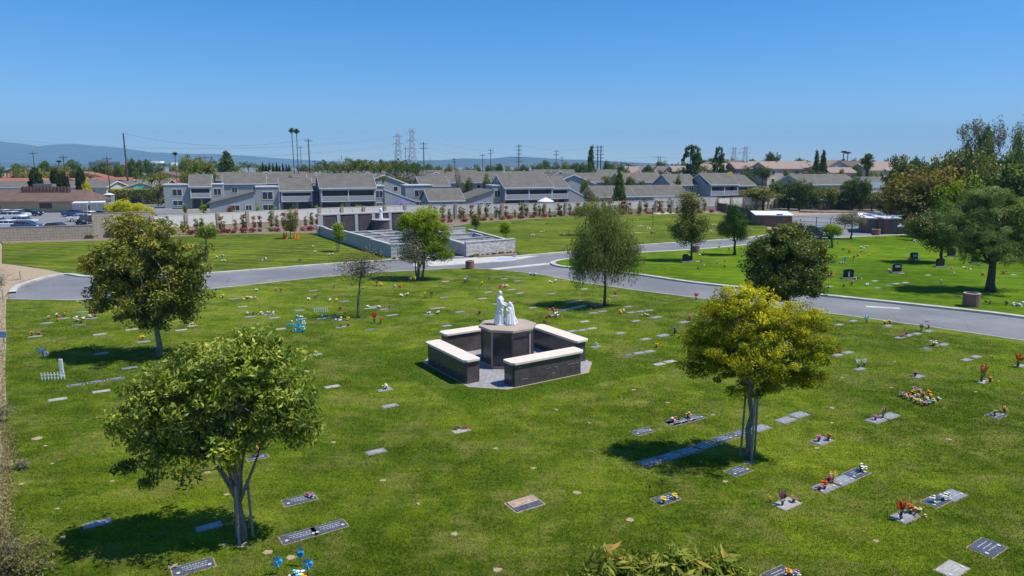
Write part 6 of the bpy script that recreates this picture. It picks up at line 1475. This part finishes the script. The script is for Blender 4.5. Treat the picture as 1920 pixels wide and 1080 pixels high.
# ------------------------------------------------------------------ far and middle trees
B = [ # px, D, ytop, width px, kind, label, name
(69,172,311,24,'cypress:cypress','dark columnar cypress, one of a row in front of the long pale building','cypress'),(108,172,313,22,'cypress:cypress','dark columnar cypress, one of a row in front of the long pale building','cypress'),(122,174,318,18,'cypress:cypress','dark columnar cypress, one of a row in front of the long pale building','cypress'),
(152,170,312,19,'cypress:cypress','dark columnar cypress beside the yellow bush','cypress'),(163,166,333,24,'bushy:yellow','bright yellow-green conical bush beside the cypress','bush'),
(235,148,371,44,'bushy:yellow','bright yellow-green rounded bush behind the block wall','bush'),(262,146,378,36,'bushy:yellow','bright yellow-green rounded bush behind the block wall','bush'),(205,147,381,26,'bushy:yellow','bright yellow-green rounded bush behind the block wall','bush'),(280,144,385,28,'bushy:yellow','bright yellow-green rounded bush behind the block wall','bush'),
(295,184,343,36,'wispy:olive','loose olive tree beside the street','tree'),(300,196,318,54,'queen:farlight','feathery palm clump behind the street','palm_tree'),(285,200,322,50,'queen:olive','feathery palm clump behind the street','palm_tree'),(316,190,366,40,'bushy:olive','low olive bush along the street pavement','bush'),
(331,240,281,12,'palm:far','solitary fan palm with a short round head','palm_tree'),(358,245,280,40,'bushy:farlight','large rounded light green tree on the left skyline','tree'),(385,240,283,40,'bushy:farlight','large rounded light green tree on the left skyline','tree'),(372,238,279,44,'bushy:farlight','large rounded light green tree on the left skyline','tree'),
(427,262,281,44,'conifer:far','broad dark cedar on the left skyline','conifer_tree'),(246,300,294,22,'broad:far','dark tree on the left skyline','tree'),(262,300,297,18,'broad:far','dark tree on the left skyline','tree'),(84,330,299,24,'broad:far','dark tree on the left skyline','tree'),(28,330,304,22,'bushy:far','dark tree on the left skyline','tree'),
(45,290,312,30,'bushy:farlight','light green round tree among the red roofs','tree'),(75,300,314,30,'bushy:yellow','light yellow-green tree among the red roofs','tree'),(100,300,312,26,'bushy:farlight','light green round tree among the red roofs','tree'),(125,320,308,30,'bushy:olive','light green round tree among the red roofs','tree'),(140,300,316,26,'broad:far','dark tree among the red roofs','tree'),(170,280,322,24,'queen:olive','feathery palm among the red roofs','palm_tree'),
(113,300,298,12,'palm:far','small fan palm among the red roofs','palm_tree'),(222,300,306,16,'broad:far','dark tree on the left skyline','tree'),(305,290,318,24,'broad:olive','olive round tree behind the street palms','tree'),
(550,235,234,13,'palm:far','left one of the two very tall palms','palm_tree'),(559,233,235,13,'palm:far','right one of the two very tall palms','palm_tree'),
(1108,232,270,22,'conifer:far','tall dark shaggy conifer left of the double pole','conifer_tree'),(1104,230,296,34,'bushy:far','dark bushy tree at the foot of the shaggy conifer','tree'),(1138,300,299,18,'broad:far','dark tree on the middle skyline','tree'),(1168,250,296,22,'bushy:far','dark round tree on the middle skyline','tree'),(1172,240,305,20,'bushy:farlight','pale green tree behind the grey roofs','tree'),
(1161,172,318,26,'conifer:far','dark pointed conifer in front of the low house with teal windows','conifer_tree'),(1105,172,345,28,'bushy:grey','grey-green olive bush between the middle townhouses','bush'),(1118,170,366,18,'bushy:olive','low round bush between the middle townhouses','bush'),
(1294,246,273,44,'opentree:far','tall open-crowned dark tree with clumped foliage','tree'),(1290,250,308,50,'bushy:far','dark bushes at the foot of the open-crowned tree','tree'),(1346,250,276,26,'opentree:far','narrow clumped dark tree right of the open-crowned tree','tree'),(1344,248,300,24,'queen:far','dark palm at the foot of the narrow clumped tree','palm_tree'),
(1530,250,280,16,'conifer:far','left one of a pair of dark layered conifers','conifer_tree'),(1543,252,279,17,'conifer:far','right one of a pair of dark layered conifers','conifer_tree'),(1448,300,283,30,'broad:far','dark tree on the right skyline','tree'),(1378,330,291,36,'bushy:far','dark tree on the right skyline','tree'),(1420,330,297,34,'bushy:far','dark tree on the right skyline','tree'),(1408,310,296,20,'broad:far','dark tree on the right skyline','tree'),
(1401,243,306,20,'queen:far','small palm among the pink houses','palm_tree'),(1370,246,320,30,'bushy:yellow','yellow-green bush among the pink houses','bush'),(1215,240,318,26,'bushy:olive','olive bush below the pink houses','bush'),(1226,236,324,24,'bushy:yellow','yellow-green bush below the pink houses','bush'),(1495,240,318,18,'queen:far','small palm among the pink houses','palm_tree'),
(1580,300,280,14,'palm:far','left fan palm on the right skyline','palm_tree'),(1588,300,282,14,'palm:far','right fan palm on the right skyline','palm_tree'),(1597,320,293,18,'bushy:far','dark tree on the right skyline','tree'),(1626,236,287,28,'fanpalm:far','stout fan palm with a shaggy grey skirt','palm_tree'),(1668,320,291,30,'bushy:far','dark tree on the right skyline','tree'),
(1556,246,320,40,'bushy:farlight','light green bush below the pink houses at right','bush'),(1520,246,322,40,'wispy:grey','bare greyish tree below the pink houses','tree'),
(1410,175,347,60,'broad:rust','bare-branched olive tree left of the dark tree row','tree'),(1432,172,348,66,'broad:olive','yellowish spreading tree left of the dark tree row','tree'),
(1480,174,329,45,'bushy:far','dark dense tree in the row behind the fence','tree'),(1450,182,332,54,'bushy:far','dark dense tree in the row behind the fence','tree'),(1500,172,328,45,'bushy:far','dark dense tree in the row behind the fence','tree'),(1520,170,335,39,'bushy:far','dark dense tree in the row behind the fence','tree'),(1535,176,346,42,'broad:olive','dark dense tree in the row behind the fence','tree'),(1560,168,345,39,'bushy:olive','dark dense tree in the row behind the fence','tree'),
(1600,168,322,39,'bushy:far','tall dark tree in the row behind the fence','tree'),(1615,166,325,36,'bushy:far','tall dark tree in the row behind the fence','tree'),(1590,172,336,33,'broad:far','tall dark tree in the row behind the fence','tree'),(1636,165,355,45,'broad:olive','lower olive tree at the right end of the row','tree'),(1575,170,352,36,'broad:far','dark dense tree in the row behind the fence','tree'),
(1690,138,285,60,'broad:dark','dark open-topped tree behind the orange-brown tree','tree'),(1720,160,290,40,'broad:far','dark tree on the skyline above the orange-brown tree','tree'),(1755,150,272,70,'bushy:rust','brown-green tree on the skyline above the orange-brown tree','tree'),
(1728,112,300,150,'bushy:rust','very large orange-brown spreading tree','tree'),(1700,116,330,86,'broad:rust','large orange-brown tree at the left foot of the group','tree'),(1790,108,318,90,'bushy:lime','fresh green tree between the orange-brown and dark trees','tree'),(1690,120,362,70,'bushy:dark','dark green bush below the orange-brown tree','bush'),
(1865,104,290,150,'bushy:far','very large dark green tree at the right edge','tree'),(1805,106,345,90,'bushy:far','large dark green tree beside the right-edge tree','tree'),(1830,118,268,100,'bushy:dark','brown-green tree rising behind the dark trees','tree'),(1925,100,300,90,'bushy:far','dark green tree cut by the right edge','tree'),
(1855,135,224,110,'wispy:grey','tall wispy eucalyptus standing highest on the right skyline','tree'),(1815,140,235,70,'wispy:grey','slender wispy eucalyptus left of the highest one','tree'),(1880,130,246,70,'wispy:far','wispy eucalyptus right of the highest one','tree'),(1838,137,228,30,'broad:far','dark narrow tree among the wispy eucalyptus','tree'),
(1890,122,262,90,'bushy:far','dark green tree filling the right skyline below the eucalyptus','tree'),(1835,124,280,90,'bushy:olive','olive green tree filling the bank under the eucalyptus','tree'),(1780,128,290,70,'bushy:farlight','mid green tree in the bank behind the orange-brown tree','tree'),(1712,103,404,34,'bushy:redleaf','red-leaved bush beside the sheds','bush'),(1790,92,385,60,'bushy:far','dark green bush behind the big pine','bush'),(1725,98,410,40,'bushy:dark','dark green bush behind the red-tipped tree','bush'),(1900,82,400,90,'bushy:far','dark mass of bush behind the big pine at right','bush'),
(1919,300,276,14,'bushy:far','dark far tree at the right edge','tree'),(865,205,318,26,'bare:grey','bare grey tree behind the middle roofs','tree'),(858,200,296,18,'bare:grey','taller bare grey tree behind the middle roofs','tree'),(810,300,295,16,'bare:grey','bare pollarded tree on the middle skyline','tree'),(800,300,299,8,'bare:grey','bare pollarded tree on the middle skyline','tree'),(634,230,290,20,'bare:grey','bare pale tree among the palms','tree'),(645,235,292,20,'bare:grey','bare pale tree among the palms','tree')]
for (px,D,yt,w,kd,lb,nm) in B:
    bg(px,D,yt,w,kd,lb,nm,'palm tree' if nm=='palm_tree' else nm.replace('_',' '))
for px,yt,w,D in [(px-1,yt-7+(px*7%11-4)*1.2,w*1.25,D) for px,yt,w,D in [(600,306,30,236),(615,300,34,240),(655,300,36,238),(668,298,34,232),(680,296,34,240),(690,301,34,230),(735,299,34,236),(750,298,34,240),(765,299,34,232),(775,306,30,238),(715,309,28,230),(705,310,26,245),(782,308,30,228),(625,308,28,228),(640,306,30,236),(745,306,28,226)]]:
    bg(px,D,yt,w,rh.choice(['queen:far','queen:olive','queen:far']),'feathery palm in the dense palm clump behind the grey roofs','palm_tree','palm tree','palms behind the middle townhouses')
for px in [494,500,506,513,520,526,532,538,543]:
    bg(px,262,rh.uniform(301,309),5.5,'cypress:cypress','slim dark cypress in the row left of the tall palms','cypress','cypress','row of slim cypresses')
plant.rng.seed(5)
for i in range(150):        # belt of trees between the far roofs up to the skyline
    px = -20+1960*(i+.5)/150 + rh.uniform(-6,6); D = rh.choice([285,310,345,390,450,520,620]); yt = rh.choice([rh.uniform(296,304),rh.uniform(303,313),rh.uniform(303,313)]) - (3 if px > 1180 else 0)
    if 560 < px < 800 and D < 400: D = 450
    bg(px,D,yt,rh.uniform(16,34),rh.choice(['bushy:far','broad:far','bushy:farlight','bushy:olive','queen:far','broad:far']),'small dark tree in the belt along the '+('left' if px<480 else 'middle left' if px<820 else 'middle right' if px<1180 else 'right')+' skyline','tree','tree','belt of small trees along the skyline')
for i in range(44):
    px = 330+960*(i+.5)/44 + rh.uniform(-12,12); D = rh.choice([196,206,228,235])
    bg(px,D,rh.uniform(316,334),rh.uniform(15,27),rh.choice(['bushy:far','broad:olive','bushy:olive','queen:olive','bushy:farlight']),'small tree between the grey townhouses','tree','tree','small trees between the grey townhouses')
for i in range(22):         # garden bushes in front of the townhouses
    px = 330+900*(i+.5)/22 + rh.uniform(-10,10)
    bg(px,rh.uniform(148,156),rh.uniform(378,384),rh.uniform(8,16),rh.choice(['bushy:olive','bushy:far','bushy:redleaf','bushy:lime']),'garden bush just behind the cream fence','bush','bush','garden bushes behind the fence')
for i in range(30):
    px = 1195+470*(i+.5)/30 + rh.uniform(-8,8); D = rh.choice([240,244,251,259,266])
    bg(px,D,rh.uniform(304,322),rh.uniform(16,32),rh.choice(['bushy:far','broad:far','bushy:olive','broad:olive','bushy:farlight']),'tree between the pink houses on the rise','tree','tree','trees among the pink houses')
# clipped yellow hedges at left
def hedge(x0,x1,D,y0,label,mat='yellow'):
    X0,X1 = xat(x0,D,1),xat(x1,D,1); h = zat(D,y0); rng = np.random.default_rng(int(x0)); n = int((X1-X0)*260)
    p = np.stack([rng.uniform(0,X1-X0,n), rng.uniform(0,2.2,n), rng.uniform(0,h,n)],axis=1)
    s = rng.integers(0,3,n); p[s==0,2] = h + rng.normal(size=(s==0).sum())*.06; p[s==1,1] = rng.normal(size=(s==1).sum())*.08
    r = empty('clipped_hedge',(X0,D,0)); leaf_obj('foliage',p,.28,.2,rng,L[mat],r)
    m = MB(); m.box(.2,X1-X0-.2,.25,2.0,0,h-.25); m.build('branches', MT['bark_dark'], r); tag(r,label,'hedge')
hedge(175,300,194,355,'long clipped yellow hedge behind the street')
hedge(195,262,150,384,'low clipped yellow hedge behind the block wall')
o = empty('teal_awning',(xat(257,197,2),197,0)); m = MB(); m.extr_u([(0,3.8),(1.6,4.7),(1.6,4.85),(0,3.95)],-1.3,1.3); m.build('canopy', MT['awning'], o); m = MB(); m.cyl(-1.2,.1,0,3.9,.08); m.cyl(1.2,.1,0,3.9,.08); m.build('posts', MT['steel'], o); tag(o,'turquoise awning beside the clipped hedge on the far street','awning')

# ------------------------------------------------------------------ mountains
def ridge(name, D, prof, thick=1800):
    m = MB(); n = len(prof); xs = np.linspace(prof[0][0], prof[-1][0], 220)
    ys = np.interp(xs, [p[0] for p in prof], [p[1] for p in prof]); K = 10
    for j in range(K+1):
        t = j/K
        for i, (x, y) in enumerate(zip(xs, ys)):
            zt = max(0, zat(D, y)) ; X = xat(x, D, 0)
            nzv = mnoise.fractal(Vector((X/900, t*3, D*.001)), .9, 2.2, 5)
            m.v.append((X, D - thick*(1-t), max(-1, (zt+40)*t**1.4 - 40 + nzv*zt*.16*(t*(1.15-t)*2.2))))
    w = len(xs)
    for j in range(K):
        for i in range(w-1): m.f.append((j*w+i,j*w+i+1,(j+1)*w+i+1,(j+1)*w+i)); m.m.append(0)
    b = len(m.v)
    for i in range(w): m.v.append((m.v[K*w+i][0], D+thick, -1))
    for i in range(w-1): m.f.append((K*w+i,K*w+i+1,b+i+1,b+i)); m.m.append(0)
    tag(m.build(name, MT['mount'], smooth=True), kind='structure')
ridge('mountains', 9500, [(-500,268),(-200,255),(-60,262),(0,262.5),(28,266),(60,271),(76,273.5),(110,269.5),(150,268.5),(185,274),(200,275),(240,279),(285,285),(330,287),(400,288.5),(470,293),(540,298),(640,303),(760,306),(900,311)])
ridge('hills', 7000, [(560,314),(640,308),(700,303),(760,301),(830,300),(870,297),(920,298),(955,293.5),(985,294),(1030,297),(1060,299),(1110,300),(1180,304),(1260,308),(1350,311),(1420,314)])
ridge('hills', 5200, [(-600,300),(-300,304),(-100,303),(100,306),(300,308),(500,309),(700,311),(760,314)], 900)
# ------------------------------------------------------------------ light, sky, haze, camera
SUN_EL, SUN_AZ = math.radians(61), math.radians(99)     # azimuth clockwise from +Y
wd = bpy.data.worlds.new("World"); scene.world = wd; wd.use_nodes = True
nt = wd.node_tree; bgn = nt.nodes['Background']; sky = nt.nodes.new('ShaderNodeTexSky')
sky.sky_type = 'NISHITA'; sky.sun_disc = False; sky.sun_elevation = SUN_EL; sky.sun_rotation = SUN_AZ
sky.altitude = 50; sky.air_density = 1.0; sky.dust_density = .0; sky.ozone_density = 4
tcw = nt.nodes.new('ShaderNodeTexCoord'); spw = nt.nodes.new('ShaderNodeSeparateXYZ'); nt.links.new(tcw.outputs['Generated'], spw.inputs[0])
air = ramp(nt, spw.outputs[2], [(0,(.66,.78,1.0)),(.05,(.50,.66,.93)),(.12,(.32,.60,.90)),(.22,(.15,.56,.91)),(1,(.25,.60,.90))])
nt.links.new(mixc(nt, 1.0, sky.outputs[0], air, 'MULTIPLY'), bgn.inputs[0]); bgn.inputs[1].default_value = .138
sd = bpy.data.lights.new('sun','SUN'); sd.energy = 4.8; sd.angle = math.radians(.53); sd.color = (1,.955,.89)
so = bpy.data.objects.new('sun', sd); COL.objects.link(so)
dirv = Vector((math.sin(SUN_AZ)*math.cos(SUN_EL), math.cos(SUN_AZ)*math.cos(SUN_EL), math.sin(SUN_EL)))
so.rotation_euler = dirv.to_track_quat('Z','Y').to_euler(); so.location = (60,-20,80)
hz = MB(); hz.box(-12500,12500,-80,12500,-2.5,620)
hm = bpy.data.materials.new('haze'); hm.use_nodes = True; hn = hm.node_tree
hn.nodes.remove(hn.nodes['Principled BSDF']); pv = hn.nodes.new('ShaderNodeVolumePrincipled')
pv.inputs['Color'].default_value = (.38,.72,1,1); pv.inputs['Density'].default_value = HAZE; pv.inputs['Anisotropy'].default_value = 0
hn.links.new(pv.outputs[0], hn.nodes['Material Output'].inputs['Volume'])
tag(hz.build('haze', hm), kind='stuff')

cam = bpy.data.cameras.new('camera'); co = bpy.data.objects.new('camera', cam); COL.objects.link(co)
cam.sensor_width = 36; cam.lens = 24; cam.clip_start = .3; cam.clip_end = 30000
co.location = (0,0,H); co.rotation_euler = (math.pi/2 - P, 0, 0); scene.camera = co
scene.view_settings.view_transform = 'Standard'; scene.view_settings.look = 'None'; scene.view_settings.exposure = EXPO; scene.view_settings.gamma = 1
scene.cycles.max_bounces = 6; scene.cycles.transparent_max_bounces = 8; scene.cycles.volume_bounces = 0; scene.cycles.diffuse_bounces = 3
scene.cycles.use_denoising = True

# ------------------------------------------------------------------ labels: what looks alike is told apart by its place in the row
ORD = ['leftmost','second from left','third from left','fourth from left','fifth from left','sixth from left','seventh from left','eighth from left','ninth from left']
NUM = {2:'two',3:'three',4:'four',5:'five',6:'six',7:'seven',8:'eight',9:'nine'}
def nth(n):
    s = 'th' if 10 <= n % 100 <= 20 else {1:'st',2:'nd',3:'rd'}.get(n % 10,'th'); return f"{n}{s} from left"
WORDS = ['','first','second','third','fourth','fifth','sixth','seventh','eighth','ninth','tenth','eleventh','twelfth','thirteenth','fourteenth','fifteenth','sixteenth','seventeenth','eighteenth','nineteenth','twentieth']
def ordw(n):
    if n <= 20: return WORDS[n]
    T = {2:'twenty',3:'thirty',4:'forty',5:'fifty',6:'sixty'}
    return T[n//10] + ('-'+WORDS[n%10] if n % 10 else '') if n % 10 else T[n//10][:-1]+'ieth'
by = {}
for o in THINGS: by.setdefault(o['label'], []).append(o)
for lb, os_ in by.items():
    if len(os_) < 2 or lb.endswith('heaped with flowers'): continue
    os_.sort(key=lambda o: screen(o.location)[0])
    base = ' '.join(lb.split()[:13])
    for i, o in enumerate(os_):
        n = len(os_)
        if i == 0: s = 'leftmost'
        elif i == n-1: s = 'rightmost'
        elif i < n/2: s = f"{ordw(i+1)} from left"
        else: s = f"{ordw(n-i)} from right"
        o['label'] = base + ', ' + s
